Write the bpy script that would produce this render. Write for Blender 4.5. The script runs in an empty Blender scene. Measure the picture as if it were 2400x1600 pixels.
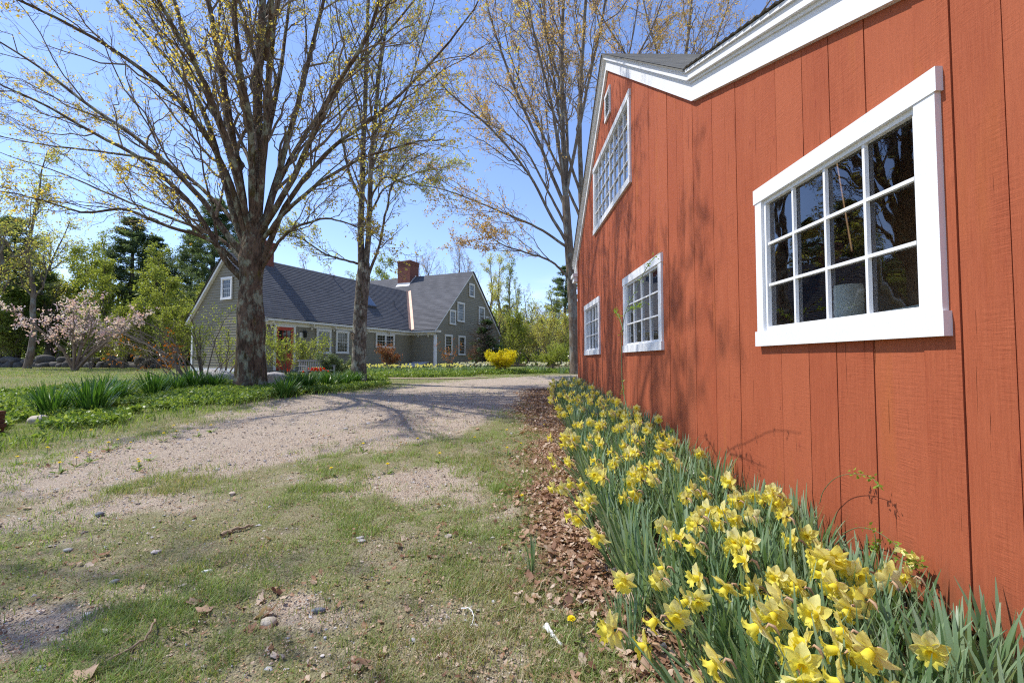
import bpy, math
import numpy as np
rng = np.random.default_rng(11)
U = rng.uniform
C = bpy.context.scene.collection
CAMH = 1.38
F, PIT, YAW = 1075.0, math.atan(44 / 1075.0), math.radians(.43)
S_ = 2400 / 2352.0
nrm = lambda a: a / np.maximum(np.linalg.norm(a, axis=-1, keepdims=True), 1e-9)
V3 = lambda *a: np.array(a, float)

# ------------------------------------------------------------------ survey of the site
def ray(x, y):
    c = ((x - 1200) / F, 1.0, (800 - y) / F)
    Y = c[1] * math.cos(PIT) - c[2] * math.sin(PIT); Z = c[1] * math.sin(PIT) + c[2] * math.cos(PIT)
    return V3(c[0] * math.cos(YAW) + Y * math.sin(YAW), -c[0] * math.sin(YAW) + Y * math.cos(YAW), Z)
def at(x, y, d):
    r = ray(x * S_, y * S_); r = r * d / r[1]; r[2] += CAMH; return r

def vnoise(x, y, z=0.0, seed=0):
    x, y, z = np.broadcast_arrays(np.asarray(x, float), np.asarray(y, float), np.asarray(z, float))
    xi, yi, zi = np.floor(x).astype(np.int64), np.floor(y).astype(np.int64), np.floor(z).astype(np.int64)
    fx, fy, fz = x - xi, y - yi, z - zi
    fx, fy, fz = [f * f * (3 - 2 * f) for f in (fx, fy, fz)]
    def h(a, b, c):
        n = (a * 374761393 + b * 668265263 + c * 2147483647 + seed * 974634777) & 0xffffffff
        n = ((n ^ (n >> 13)) * 1274126177) & 0xffffffff
        return ((n ^ (n >> 16)) & 0xffff) / 65535.0
    r = 0
    for a in (0, 1):
        for b in (0, 1):
            for c in (0, 1):
                w = (fx if a else 1 - fx) * (fy if b else 1 - fy) * (fz if c else 1 - fz)
                r = r + w * h(xi + a, yi + b, zi + c)
    return r
def fbm(x, y, seed=0, o=4):
    r, a, t = 0, .5, 0
    for k in range(o):
        r = r + a * vnoise(np.asarray(x) * 2 ** k, np.asarray(y) * 2 ** k, 0, seed + k); t += a; a *= .5
    return r / t

_gy = np.linspace(-10, 420, 4301)
_gp = np.interp(_gy, [-10, 1.5, 12.5, 15, 20, 26, 32, 60, 140, 420], [0, 0, .51, .62, .78, .88, .92, 1.1, 2.0, 5])
_gp = np.convolve(np.pad(_gp, 10, 'edge'), np.ones(21) / 21, 'valid')
def gz(x, y):
    x = np.asarray(x, float); y = np.asarray(y, float)
    z = np.interp(y, _gy, _gp) + .05 * (fbm(x * .35, y * .35, 3, 3) - .5)
    return z + .10 * np.exp(-((x + 8) ** 2 / 12 + (y - 11.5) ** 2 / 14)) * 1.0
def ground_at(x, y):
    r = ray(x * S_, y * S_); d = 5.0
    for _ in range(60):
        p = r * d / r[1]
        tgt = (float(gz(p[0], p[1])) - CAMH) / r[2] * r[1]
        d = d + .5 * (min(max(tgt, .5), 200) - d)
    p = r * d / r[1]; return V3(p[0], p[1], float(gz(p[0], p[1])))

# ------------------------------------------------------------------ mesh collector
class MB:
    def __init__(s): s.V = []; s.F = {}; s.R = []; s.W = []; s.n = 0; s.sm = True
    def add(s, V, Fc, r=.5, uv=None):
        V = np.asarray(V, float).reshape(-1, 3); Fc = np.asarray(Fc, int)
        s.V.append(V); s.F.setdefault(Fc.shape[1], []).append(Fc + s.n)
        s.R.append(np.broadcast_to(np.asarray(r, float), (len(V),)))
        s.W.append(np.zeros((len(V), 3)) if uv is None else np.asarray(uv, float).reshape(-1, 3))
        s.n += len(V); return s
    def box(s, lo, hi, r=.5):
        a, b, c = lo; d, e, f = hi
        V = [(a,b,c),(d,b,c),(d,e,c),(a,e,c),(a,b,f),(d,b,f),(d,e,f),(a,e,f)]
        return s.add(V, [(0,3,2,1),(4,5,6,7),(0,1,5,4),(1,2,6,5),(2,3,7,6),(3,0,4,7)], r)
    def bar(s, p, q, A, B, r=.5):
        p, q, A, B = [np.asarray(k, float) for k in (p, q, A, B)]
        V = [p, p + A, p + A + B, p + B, q, q + A, q + A + B, q + B]
        return s.add(V, [(0,1,2,3),(7,6,5,4),(0,4,5,1),(1,5,6,2),(2,6,7,3),(3,7,4,0)], r)
    def poly(s, pts, r=.5): return s.add(pts, [list(range(len(pts)))], r)
    def tube(s, P, R, sides=6, r=.5): return s.tubes(np.asarray(P, float)[None], np.asarray(R, float)[None], sides, r, cap=True)
    def tubes(s, P, R, sides=4, r=.5, cap=False):
        N, K = R.shape
        if N == 0: return s
        T = np.gradient(P, axis=1) if K > 2 else np.repeat((P[:, 1:] - P[:, :1]), 2, 1)
        T = nrm(T); D = nrm(P[:, -1] - P[:, 0])
        ref = np.where(np.abs(D[:, 2:3]) > .75, V3(1, 0, 0), V3(0, 0, 1))
        n1 = nrm(np.cross(T, np.broadcast_to(ref[:, None], T.shape))); n2 = np.cross(T, n1)
        a = np.arange(sides) * 2 * math.pi / sides
        V = P[:, :, None] + R[:, :, None, None] * (n1[:, :, None] * np.cos(a)[:, None] + n2[:, :, None] * np.sin(a)[:, None])
        i = np.arange(N)[:, None, None] * K * sides; k = np.arange(K - 1)[None, :, None] * sides; j = np.arange(sides)[None, None]
        j2 = (j + 1) % sides
        Fc = np.stack([i + k + j, i + k + sides + j, i + k + sides + j2, i + k + j2], -1).reshape(-1, 4)
        rr = np.broadcast_to(np.asarray(r, float).reshape(-1, 1), (N, K * sides)).reshape(-1) if np.ndim(r) else r
        s.add(V, Fc, rr)
        if cap: s.add(V[:, -1].reshape(-1, 3), [list(range(sides))[::-1]], .5)
        return s
    def build(s, name, mats, parent=None, smooth=None, o=None):
        me = bpy.data.meshes.new(name)
        V = np.concatenate(s.V) if s.V else np.zeros((0, 3))
        if o is not None: V = V - o
        me.vertices.add(len(V)); me.vertices.foreach_set('co', V.ravel())
        idx, st, c = [], [], 0
        for k, L in s.F.items():
            A = np.concatenate(L); idx.append(A.ravel()); st.append(c + np.arange(len(A)) * k); c += A.size
        idx = np.concatenate(idx); st = np.concatenate(st)
        me.loops.add(len(idx)); me.loops.foreach_set('vertex_index', idx.astype(np.int32))
        me.polygons.add(len(st)); me.polygons.foreach_set('loop_start', st.astype(np.int32))
        if s.sm if smooth is None else smooth: me.polygons.foreach_set('use_smooth', np.ones(len(st), bool))
        else: me.polygons.foreach_set('use_smooth', np.zeros(len(st), bool))
        me.update(calc_edges=True)
        me.attributes.new('rnd', 'FLOAT', 'POINT').data.foreach_set('value', np.concatenate(s.R).astype(np.float32))
        W = np.concatenate(s.W)
        if W.any(): me.attributes.new('suv', 'FLOAT_VECTOR', 'POINT').data.foreach_set('vector', W.ravel().astype(np.float32))
        for m in (mats if isinstance(mats, (list, tuple)) else [mats]): me.materials.append(m)
        ob = bpy.data.objects.new(name, me); C.objects.link(ob)
        if parent is not None: ob.parent = parent
        return ob
def flat(): m = MB(); m.sm = False; return m
def tag(o, label=None, cat=None, group=None, kind=None):
    for k, v in (('label', label), ('category', cat), ('group', group), ('kind', kind)):
        if v: o[k] = v
    return o
def thing(name, label, cat, loc=(0, 0, 0), rz=0, group=None):
    o = bpy.data.objects.new(name, None); C.objects.link(o); o.empty_display_size = .1
    o.location = loc; o.rotation_euler = (0, 0, rz); return tag(o, label, cat, group)
def dup(o, parent=None):
    c = o.copy(); C.objects.link(c)
    if parent is not None: c.parent = parent
    for ch in o.children: dup(ch, c)
    return c

# ------------------------------------------------------------------ materials
class NT:
    def __init__(s, name):
        s.m = bpy.data.materials.new(name); s.m.use_nodes = True; s.t = s.m.node_tree; s.t.nodes.clear()
        s.out = s('OutputMaterial')
    def __call__(s, typ, **kw):
        n = s.t.nodes.new('ShaderNode' + typ)
        for k, v in kw.items():
            if k.startswith('_'): setattr(n, k[1:], v)
            else:
                key = int(k[1:]) if k[0] == 'i' and k[1:].isdigit() else k.replace('__', ' ')
                if isinstance(v, bpy.types.NodeSocket): s.t.links.new(v, n.inputs[key])
                else: n.inputs[key].default_value = v
        return n
    def attr(s, n): return s('Attribute', _attribute_name=n)
    def ramp(s, fac, stops, interp='LINEAR'):
        n = s('ValToRGB', Fac=fac); e = n.color_ramp.elements; n.color_ramp.interpolation = interp
        while len(e) < len(stops): e.new(.5)
        for q, (p, c) in zip(e, stops): q.position = p; q.color = (*c, 1) if len(c) == 3 else c
        return n.outputs['Color']
    def mix(s, f, a, b, t='MIX'):
        n = s('MixRGB', _blend_type=t)
        for k, v in ((0, f), (1, a), (2, b)):
            if isinstance(v, bpy.types.NodeSocket): s.t.links.new(v, n.inputs[k])
            else: n.inputs[k].default_value = v if k == 0 else ((*v, 1) if len(v) == 3 else v)
        return n.outputs[0]
    def math(s, op, a, b=0.0, clamp=False):
        n = s('Math', _operation=op, _use_clamp=clamp)
        for k, v in ((0, a), (1, b)):
            if isinstance(v, bpy.types.NodeSocket): s.t.links.new(v, n.inputs[k])
            else: n.inputs[k].default_value = v
        return n.outputs[0]
    def co(s, scale=(1, 1, 1), attr=None):
        src = s.attr(attr).outputs['Vector'] if attr else s('TexCoord').outputs['Object']
        return s('Mapping', Vector=src, Scale=scale).outputs[0]
    def noise(s, co, sc, det=5, rough=.6): return s('TexNoise', Vector=co, Scale=sc, Detail=det, Roughness=rough).outputs[0]
    def bump(s, h, d, st=1.0): return s('Bump', Height=h, Distance=d, Strength=st).outputs[0]
    def end(s, shader): s.t.links.new(shader, s.out.inputs[0]); return s.m
    def pbr(s, col, rough=.7, nor=None, spec=.3, **kw):
        p = s('BsdfPrincipled', Roughness=rough)
        p.inputs['Specular IOR Level'].default_value = spec
        if isinstance(col, bpy.types.NodeSocket): s.t.links.new(col, p.inputs[0])
        else: p.inputs[0].default_value = (*col, 1)
        if nor is not None: s.t.links.new(nor, p.inputs['Normal'])
        for k, v in kw.items(): p.inputs[k].default_value = v
        return s.end(p.outputs[0])

def plain(name, col, rough=.6, var=.12, sc=6, bump=.002, spec=.3, **kw):
    n = NT(name); co = n.co(); f = n.noise(co, sc); g = n.noise(co, sc * 9)
    a = tuple(c * (1 - var) for c in col); b = tuple(min(1, c * (1 + var)) for c in col)
    c = n.ramp(f, [(.3, a), (.7, b)]); c = n.mix(.3, c, n.ramp(g, [(.3, a), (.7, b)]))
    return n.pbr(c, rough, n.bump(g, bump), spec, **kw)
def leafmat(name, cols, trans=.45, rough=.5, spec=.25):
    n = NT(name); r = n.attr('rnd').outputs['Fac']
    st = [(i / max(1, len(cols) - 1), c) for i, c in enumerate(cols)]
    c = n.ramp(r, st)
    p = n('BsdfPrincipled', Roughness=rough); p.inputs['Specular IOR Level'].default_value = spec
    n.t.links.new(c, p.inputs[0])
    t = n('BsdfTranslucent', Color=n.mix(1.0, c, (1.1, 1.05, .6), 'MULTIPLY'))
    return n.end(n('MixShader', i0=trans, i1=p.outputs[0], i2=t.outputs[0]).outputs[0])
def barkmat(name, dark, light, lich=None, moss=None, amt=.5, sc=1.0, bumpd=.03, dkamt=.3):
    n = NT(name); co = n.co((sc, sc, sc * .22)); iso = n.co((sc, sc, sc * .6))
    a = n.noise(co, 16, 8, .7); v = n('TexVoronoi', Vector=n.co((sc, sc, sc * .16)), Scale=13.0).outputs['Distance']
    h = n.math('ADD', n.math('MULTIPLY', a, .7), n.math('MULTIPLY', v, .5))
    c = n.ramp(h, [(.25, dark), (.62, light)])
    if lich:
        l = n.noise(iso, 2.4, 8, .68); m = n.ramp(l, [(.60 - .16 * amt, (0, 0, 0)), (.68 - .16 * amt, (1, 1, 1))])
        c = n.mix(n.math('MULTIPLY', m, .85), c, n.mix(.5, lich, n.ramp(a, [(.3, tuple(k * .5 for k in lich)), (.7, lich)])))
    if moss:
        l = n.noise(n.co((sc, sc, sc * .35)), 3.3, 6, .65); m = n.ramp(l, [(.56, (0, 0, 0)), (.64, (1, 1, 1))])
        c = n.mix(n.math('MULTIPLY', m, .8), c, moss)
    dk = n.ramp(n.noise(n.co((sc, sc, sc * .5)), 4.2, 6, .7), [(.48, (0, 0, 0)), (.62, (1, 1, 1))])
    c = n.mix(n.math('MULTIPLY', dk, dkamt), c, tuple(k * .55 for k in dark))
    return n.pbr(c, .9, n.bump(h, bumpd, .9), .15)

M = {}
M['white'] = plain('white_paint', (.76, .76, .75), .5, .04, 5, .0006)
M['trim'] = plain('house_trim_paint', (.66, .65, .60), .5, .05, 5, .001)
M['dark'] = plain('dark_void', (.012, .011, .010), .9)
M['wood_in'] = plain('barn_inner_wood', (.46, .27, .16), .8, .3, 3, .004)
M['metal'] = plain('grey_metal', (.10, .10, .11), .4, .1)
M['black'] = plain('black_iron', (.015, .016, .016), .45, .1)
M['copper'] = plain('copper_flashing', (.46, .30, .225), .55, .25, 3, .001, Metallic=.15)
M['lead'] = plain('chimney_flashing', (.62, .62, .62), .5, .1)
M['paper'] = plain('white_paper', (.75, .75, .72), .7, .05)
M['stone'] = plain('boulder_stone', (.36, .34, .32), .85, .35, 3, .02)
M['pale_stone'] = plain('pale_stone', (.50, .43, .33), .85, .2, 12, .004)
M['dark_stone'] = plain('dark_stone', (.16, .17, .19), .8, .25, 14, .004)
M['wallstone'] = plain('wall_stone', (.11, .10, .085), .9, .45, 2.5, .03)
M['stick'] = plain('dry_stick', (.36, .26, .16), .85, .35, 30, .003)
M['door'] = plain('red_door_paint', (.40, .045, .018), .5, .1)
M['benchwood'] = plain('weathered_bench_wood', (.34, .33, .31), .8, .2)

def red_mat():
    n = NT('red_barn_paint'); r = n.attr('rnd').outputs['Fac']
    off = n('CombineXYZ', X=n.math('MULTIPLY', r, 37.0), Y=n.math('MULTIPLY', r, 91.0), Z=n.math('MULTIPLY', r, 53.0)).outputs[0]
    base = n('VectorMath', _operation='ADD', i0=n('TexCoord').outputs['Object'], i1=off).outputs[0]
    def mp(sc): return n('Mapping', Vector=base, Scale=sc).outputs[0]
    g = n.noise(mp((5, 24, 1.1)), 3.0, 8, .7)          # grain along the board
    saw = n.math('MULTIPLY', n.noise(mp((2, 2.5, 22)), 3.2, 4, .6), n.ramp(n.noise(mp((1, 2, .8)), 2.0, 3), [(.45, (0, 0, 0)), (.65, (1, 1, 1))]))          # saw marks across it
    big = n.noise(mp((1, 1.5, .5)), 1.6, 3)
    kn = n('TexVoronoi', Vector=mp((1, 4.5, 1.3)), Scale=1.5).outputs['Distance']
    crack = n.ramp(n.noise(mp((5, 30, .55)), 2.0, 3, .5), [(.70, (0, 0, 0)), (.735, (1, 1, 1))])
    c = n.ramp(big, [(.3, (.34, .084, .037)), (.7, (.41, .114, .050))])
    c = n.mix(.45, c, n.ramp(g, [(.3, (.27, .058, .026)), (.7, (.42, .118, .054))]))
    c = n.mix(n.math('MULTIPLY', n.math('SUBTRACT', r, .35), .75, True), c, (.43, .122, .056))
    st = n.ramp(n.noise(mp((1, 3.0, .35)), 1.3, 2), [(.64, (0, 0, 0)), (.74, (1, 1, 1))])
    c = n.mix(n.math('MULTIPLY', st, .35), c, (.42, .13, .035))
    so3 = n('SeparateXYZ', Vector=n('TexCoord').outputs['Object']); zz = so3.outputs[2]
    mud = n.math('SUBTRACT', n.math('MULTIPLY', n.noise(mp((1, 3, 1)), 2.5, 6, .7), .9), n.math('ADD', n.math('MULTIPLY', zz, 1.1), .18))
    c = n.mix(n.math('MULTIPLY', n.ramp(mud, [(0, (0, 0, 0)), (.25, (1, 1, 1))]), .55), c, (.20, .09, .05))
    c = n.mix(n.math('MULTIPLY', crack, .75), c, (.10, .018, .012))
    nl = n('TexVoronoi', Vector=n('Mapping', Vector=n('TexCoord').outputs['Object'], Scale=(1, 7, 1.6)).outputs[0], Scale=1.0).outputs['Distance']
    c = n.mix(n.math('MULTIPLY', n.math('LESS_THAN', nl, .035), .6), c, (.12, .03, .018))
    knm = n.ramp(kn, [(.05, (1, 1, 1)), (.075, (0, 0, 0))])
    c = n.mix(n.math('MULTIPLY', knm, .4), c, (.22, .04, .025))
    h = n.math('ADD', n.math('MULTIPLY', g, .8), n.math('MULTIPLY', saw, .55))
    h = n.math('SUBTRACT', h, n.math('MULTIPLY', crack, .8)); h = n.math('ADD', h, n.math('MULTIPLY', n.ramp(kn, [(.0, (1, 1, 1)), (.12, (0, 0, 0))]), .5))
    return n.pbr(c, .75, n.bump(h, .009, .9), .12)
M['red'] = red_mat()

def course_mat(name, cols, bw, bh, rough=.85, dash=.5):
    n = NT(name); a = n.attr('suv').outputs['Vector']
    b = n('TexBrick', Vector=a, Scale=1.0, Mortar__Size=.006, Bias=0.0, Brick__Width=bw, Row__Height=bh)
    b.inputs['Color1'].default_value = (0, 0, 0, 1); b.inputs['Color2'].default_value = (1, 1, 1, 1); b.inputs['Mortar'].default_value = (.2, .2, .2, 1)
    b.offset = .5; b.offset_frequency = 2
    w = n.noise(n('Mapping', Vector=a, Scale=(1 / bw, 1 / bh, 1)).outputs[0], 1.0, 2)
    c = n.ramp(b.outputs['Color'], [(0, cols[0]), (.5, cols[1]), (1, cols[2])])
    c = n.mix(.5, c, n.ramp(w, [(.3, cols[0]), (.7, cols[2])]))
    big = n.noise(n('Mapping', Vector=a, Scale=(.5, .5, 1)).outputs[0], 1.0, 4)
    fr = n.math('FRACT', n.math('DIVIDE', n('SeparateXYZ', Vector=a).outputs[1], bh * 2 if dash > .7 else bh))
    dsh = n.math('MULTIPLY', n.math('LESS_THAN', fr, .34), n.math('MULTIPLY', n.math('GREATER_THAN', b.outputs['Color'], .55), min(dash, .6)))  # shadow lines under random tabs, painted as dark dashes at the course edge
    c = n.mix(dsh, c, tuple(k * .32 for k in cols[0]))
    c = n.mix(.35, c, n.ramp(big, [(.3, cols[0]), (.7, cols[2])]))
    fine = n.noise(a, 60, 3)
    return n.pbr(n.mix(.15, c, n.ramp(fine, [(.3, cols[0]), (.7, cols[2])])), rough, n.bump(n.math('ADD', b.outputs['Fac'], fine), .004, .5), .2)
M['shingle'] = course_mat('asphalt_shingles', [(.075, .076, .083), (.12, .121, .130), (.165, .167, .175)], .42, .14, dash=.72)
M['cedar'] = course_mat('weathered_wood_shingles', [(.06, .06, .052), (.16, .15, .13), (.30, .285, .245)], .16, .135, dash=.55)
def brick_mat():
    n = NT('chimney_brick'); a = n.attr('suv').outputs['Vector']
    b = n('TexBrick', Vector=a, Scale=1.0, Mortar__Size=.008, Brick__Width=.21, Row__Height=.075)
    b.inputs['Color1'].default_value = (.16, .045, .032, 1); b.inputs['Color2'].default_value = (.25, .085, .055, 1); b.inputs['Mortar'].default_value = (.26, .2, .17, 1)
    return n.pbr(n.mix(.3, b.outputs['Color'], n.ramp(n.noise(a, 3), [(.3, (.1, .03, .025)), (.7, (.28, .1, .07))])), .9, n.bump(b.outputs['Fac'], -.008), .15)
M['brick'] = brick_mat()
def clap_mat():
    n = NT('olive_clapboard_paint'); a = n.attr('suv').outputs['Vector']
    f = n.noise(n('Mapping', Vector=a, Scale=(.6, 6, 1)).outputs[0], 1.0, 4)
    return n.pbr(n.ramp(f, [(.3, (.215, .192, .135)), (.7, (.25, .225, .16))]), .6, n.bump(n.noise(a, 20), .002), .25)
M['clap'] = clap_mat()
def glass_mat(name, tint, trans, refl=2.1):
    n = NT(name); fr = n('Fresnel', IOR=1.5).outputs[0]
    nz = n.bump(n.noise(n.co((1, 1, 1)), 2.2, 2), .01, .25)
    g = n('BsdfGlossy', Roughness=.015, Normal=nz); g.inputs[0].default_value = (.95, .97, 1, 1)
    t = n('BsdfTransparent', Color=(*tint, 1)).outputs[0] if trans else n('BsdfDiffuse', Color=(*tint, 1)).outputs[0]
    return n.end(n('MixShader', i0=n.math('MULTIPLY', fr, refl, True), i1=t, i2=g.outputs[0]).outputs[0])
M['glass'] = glass_mat('barn_window_glass', (.80, .85, .83), True)
M['pane'] = glass_mat('house_window_glass', (.022, .020, .016), False, 1.0)

M['bark1'] = barkmat('maple_bark', (.026, .015, .010), (.15, .10, .066), (.34, .345, .24), (.09, .07, .016), .6, 1.6, .05, .6)
M['bark2'] = barkmat('slender_maple_bark', (.035, .023, .017), (.17, .135, .105), (.42, .42, .33), (.06, .048, .018), .62, 2.2, .03, .7)
M['bark3'] = barkmat('grey_bark', (.05, .038, .028), (.20, .155, .115), (.30, .30, .26), None, .6, 1.3, .02)
M['twig'] = plain('twig_bark', (.20, .15, .105), .85, .35, 3)
M['barkb'] = plain('woodland_bark', (.085, .066, .05), .9, .5, 1.5, .01)
M['bare'] = plain('bare_twig_bark', (.20, .155, .12), .85, .3, 3)
LM = leafmat
M['gold'] = LM('golden_maple_leaves', [(.58, .34, .08), (.68, .52, .12), (.74, .64, .18), (.62, .64, .18)], .62)
M['lime'] = LM('lime_maple_leaves', [(.60, .46, .12), (.62, .58, .16), (.54, .60, .16), (.66, .66, .22)], .6)
M['orange'] = LM('bronze_maple_leaves', [(.54, .30, .15), (.62, .40, .18), (.66, .48, .20), (.60, .54, .20)], .6)
M['green'] = LM('spring_green_leaves', [(.18, .24, .035), (.28, .34, .055), (.36, .42, .085), (.46, .48, .13)], .55)
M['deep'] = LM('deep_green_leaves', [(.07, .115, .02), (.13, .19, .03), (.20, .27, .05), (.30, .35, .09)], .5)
M['needle'] = LM('pine_needles', [(.06, .10, .05), (.11, .165, .08), (.155, .22, .105), (.21, .27, .13)], .6)
M['hem'] = LM('hemlock_needles', [(.03, .065, .03), (.055, .11, .045), (.10, .17, .06), (.2, .28, .09)], .35)
M['yellowbush'] = LM('forsythia_blossom', [(.50, .46, .04), (.72, .62, .02), (.80, .70, .03), (.62, .60, .06)], .5)
M['pink'] = LM('magnolia_petals', [(.66, .40, .46), (.78, .54, .60), (.85, .70, .73), (.88, .82, .83)], .4)
M['bronze'] = LM('bronze_leaves', [(.16, .045, .02), (.28, .10, .04), (.34, .17, .08), (.30, .22, .10)], .4)
M['rust'] = LM('rust_leaves', [(.30, .08, .01), (.45, .15, .015), (.40, .2, .03)], .45)
M['daff_leaf'] = LM('daffodil_leaves', [(.085, .18, .06), (.17, .28, .13), (.27, .38, .21), (.40, .50, .31)], .42, .38, .55)
M['strap'] = LM('strap_leaves', [(.035, .10, .015), (.07, .17, .025), (.12, .24, .04), (.20, .32, .09)], .35, .35, .5)
M['cover'] = LM('ground_cover_leaves', [(.07, .14, .025), (.16, .26, .045), (.28, .38, .065), (.44, .52, .17)], .45, .45, .4)
M['grass'] = LM('grass_blades', [(.52, .45, .28), (.36, .36, .15), (.19, .28, .06), (.24, .36, .08), (.36, .46, .15)], .42, .5, .3)
M['litter'] = LM('dead_leaves', [(.16, .08, .05), (.31, .17, .10), (.42, .26, .16), (.52, .37, .25), (.60, .48, .37)], .25, .7)
M['petal'] = LM('daffodil_tepals', [(.86, .79, .19), (.89, .85, .33), (.91, .89, .50)], .45, .55)
M['trumpet'] = LM('daffodil_trumpet', [(.82, .66, .03), (.86, .74, .07), (.88, .80, .15)], .4, .55)
M['whitepetal'] = LM('white_petals', [(.78, .76, .6), (.82, .81, .72)], .35)
M['redpetal'] = LM('red_tulip_petals', [(.62, .03, .01), (.75, .07, .01)], .35)
M['dand'] = LM('dandelion_petals', [(.85, .70, .02), (.88, .76, .03)], .3)
M['lav'] = LM('grey_green_leaves', [(.12, .17, .07), (.2, .26, .12), (.27, .32, .17)], .35)
M['twining'] = LM('climbing_rose_leaves', [(.2, .34, .03), (.3, .45, .06)], .45)
M['stem'] = plain('green_stem', (.12, .19, .08), .6, .2)
M['spathe'] = plain('papery_spathe', (.42, .27, .16), .8, .2)

# ------------------------------------------------------------------ light, sky, camera
sc = bpy.context.scene
SAZ = math.atan2(-.965, .26); SEL = math.radians(56)
SUN = V3(math.sin(SAZ) * math.cos(SEL), math.cos(SAZ) * math.cos(SEL), math.sin(SEL))
w = bpy.data.worlds.new('World'); sc.world = w; w.use_nodes = True; t = w.node_tree; t.nodes.clear()
sky = t.nodes.new('ShaderNodeTexSky'); sky.sky_type = 'NISHITA'; sky.sun_disc = False
sky.sun_elevation = SEL; sky.sun_rotation = SAZ; sky.air_density = 1.0; sky.dust_density = .15; sky.ozone_density = 3.5; sky.altitude = 50
bg = t.nodes.new('ShaderNodeBackground'); bg.inputs[1].default_value = .125
tc = t.nodes.new('ShaderNodeTexCoord'); mp = t.nodes.new('ShaderNodeMapping'); mp.inputs['Scale'].default_value = (2.2, 2.2, 6.5); mp.inputs['Location'].default_value = (.35, .2, .1)
nz = t.nodes.new('ShaderNodeTexNoise'); nz.inputs['Scale'].default_value = 1.9; nz.inputs['Detail'].default_value = 8; nz.inputs['Roughness'].default_value = .55
rp = t.nodes.new('ShaderNodeValToRGB'); rp.color_ramp.elements[0].position = .57; rp.color_ramp.elements[1].position = .72
sx = t.nodes.new('ShaderNodeSeparateXYZ'); rz_ = t.nodes.new('ShaderNodeMapRange'); rz_.inputs[1].default_value = .07; rz_.inputs[2].default_value = .19; rz_.inputs[3].default_value = 1; rz_.inputs[4].default_value = 0
mu = t.nodes.new('ShaderNodeMath'); mu.operation = 'MULTIPLY'; mu2 = t.nodes.new('ShaderNodeMath'); mu2.operation = 'MULTIPLY'; mu2.inputs[1].default_value = .8
mx = t.nodes.new('ShaderNodeMixRGB'); mx.inputs[2].default_value = (6.2, 6.3, 6.6, 1)
ow = t.nodes.new('ShaderNodeOutputWorld'); L = t.links.new
L(tc.outputs['Generated'], mp.inputs[0]); L(mp.outputs[0], nz.inputs[0]); L(nz.outputs[0], rp.inputs[0])
L(tc.outputs['Generated'], sx.inputs[0]); L(sx.outputs[2], rz_.inputs[0]); L(rp.outputs[0], mu.inputs[0]); L(rz_.outputs[0], mu.inputs[1])
L(mu.outputs[0], mu2.inputs[0]); tn = t.nodes.new('ShaderNodeMixRGB'); tn.blend_type = 'MULTIPLY'; tn.inputs[0].default_value = 1; tn.inputs[2].default_value = (.97, .93, 1.04, 1)
L(sky.outputs[0], tn.inputs[1]); L(mu2.outputs[0], mx.inputs[0]); L(tn.outputs[0], mx.inputs[1]); L(mx.outputs[0], bg.inputs[0]); L(bg.outputs[0], ow.inputs[0])
sl = bpy.data.lights.new('sun', 'SUN'); sl.energy = 2.9; sl.angle = math.radians(.53); sl.color = (1, .96, .90)
so = bpy.data.objects.new('sun', sl); C.objects.link(so)
from mathutils import Vector
so.rotation_euler = Vector(SUN).to_track_quat('Z', 'Y').to_euler(); so.location = (-20, 10, 30)
cd = bpy.data.cameras.new('camera'); cd.sensor_width = 36; cd.lens = 36 * F / 2400; cd.clip_start = .05; cd.clip_end = 2000
cam = bpy.data.objects.new('camera', cd); C.objects.link(cam); cam.location = (0, 0, CAMH)
cam.rotation_euler = (math.pi / 2 + PIT, 0, -YAW); sc.camera = cam
sc.view_settings.view_transform = 'Standard'; sc.view_settings.look = 'None'; sc.view_settings.exposure = .95; sc.view_settings.gamma = 1
try:
    sc.cycles.max_bounces = 8; sc.cycles.transparent_max_bounces = 12; sc.cycles.use_denoising = False; sc.cycles.filter_width = 1.15; sc.cycles.sample_clamp_indirect = 4.0
except Exception: pass

# ------------------------------------------------------------------ ground and driveway
DR = np.array([(-8.2,-4),(-6.6,3),(-5.5,6.2),(-5.3,8.7),(-5.0,11),(-3.7,13),(-2.9,14.5),(-1.6,16.5),(.5,18.2),(4,19.5),(14,20.5),(30,21),(30,16),(14,16),(5,15.4),(2.4,14.6),(1.2,12.4),(.3,9.8),(-1.0,7.5),(-2.2,6.2),(-3.3,4.9),(-3.4,3),(-4.2,-4)])
def sdf(x, y, P=DR):
    d = np.full(np.shape(x), 1e9); ins = np.zeros(np.shape(x), bool)
    for (ax, ay), (bx, by) in zip(P, np.roll(P, -1, 0)):
        ex, ey = bx - ax, by - ay; px, py = x - ax, y - ay
        tt = np.clip((px * ex + py * ey) / (ex * ex + ey * ey), 0, 1)
        d = np.minimum(d, (px - tt * ex) ** 2 + (py - tt * ey) ** 2)
        cr = ((ay > y) != (by > y)) & (x < ex * (y - ay) / (ey if ey else 1e-9) + ax); ins ^= cr
    d = np.sqrt(d); return np.where(ins, -d, d)
PATCH = [(*ground_at(x, y)[:2], rx, ry, s) for x, y, rx, ry, s in [
    (930, 1110, 1.1, .7, .75), (650, 1110, 1.0, .5, .5), (300, 1150, 1.2, .5, .75), (120, 1130, 1.2, .5, .6), (60, 1440, .6, .35, .9), (280, 1370, .7, .2, .6),
    (680, 1395, .45, .16, .75), (1000, 1170, .5, .3, .5), (780, 1190, .6, .25, .35), (80, 1250, .6, .3, .4), (450, 1290, .5, .15, .3)]]
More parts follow.
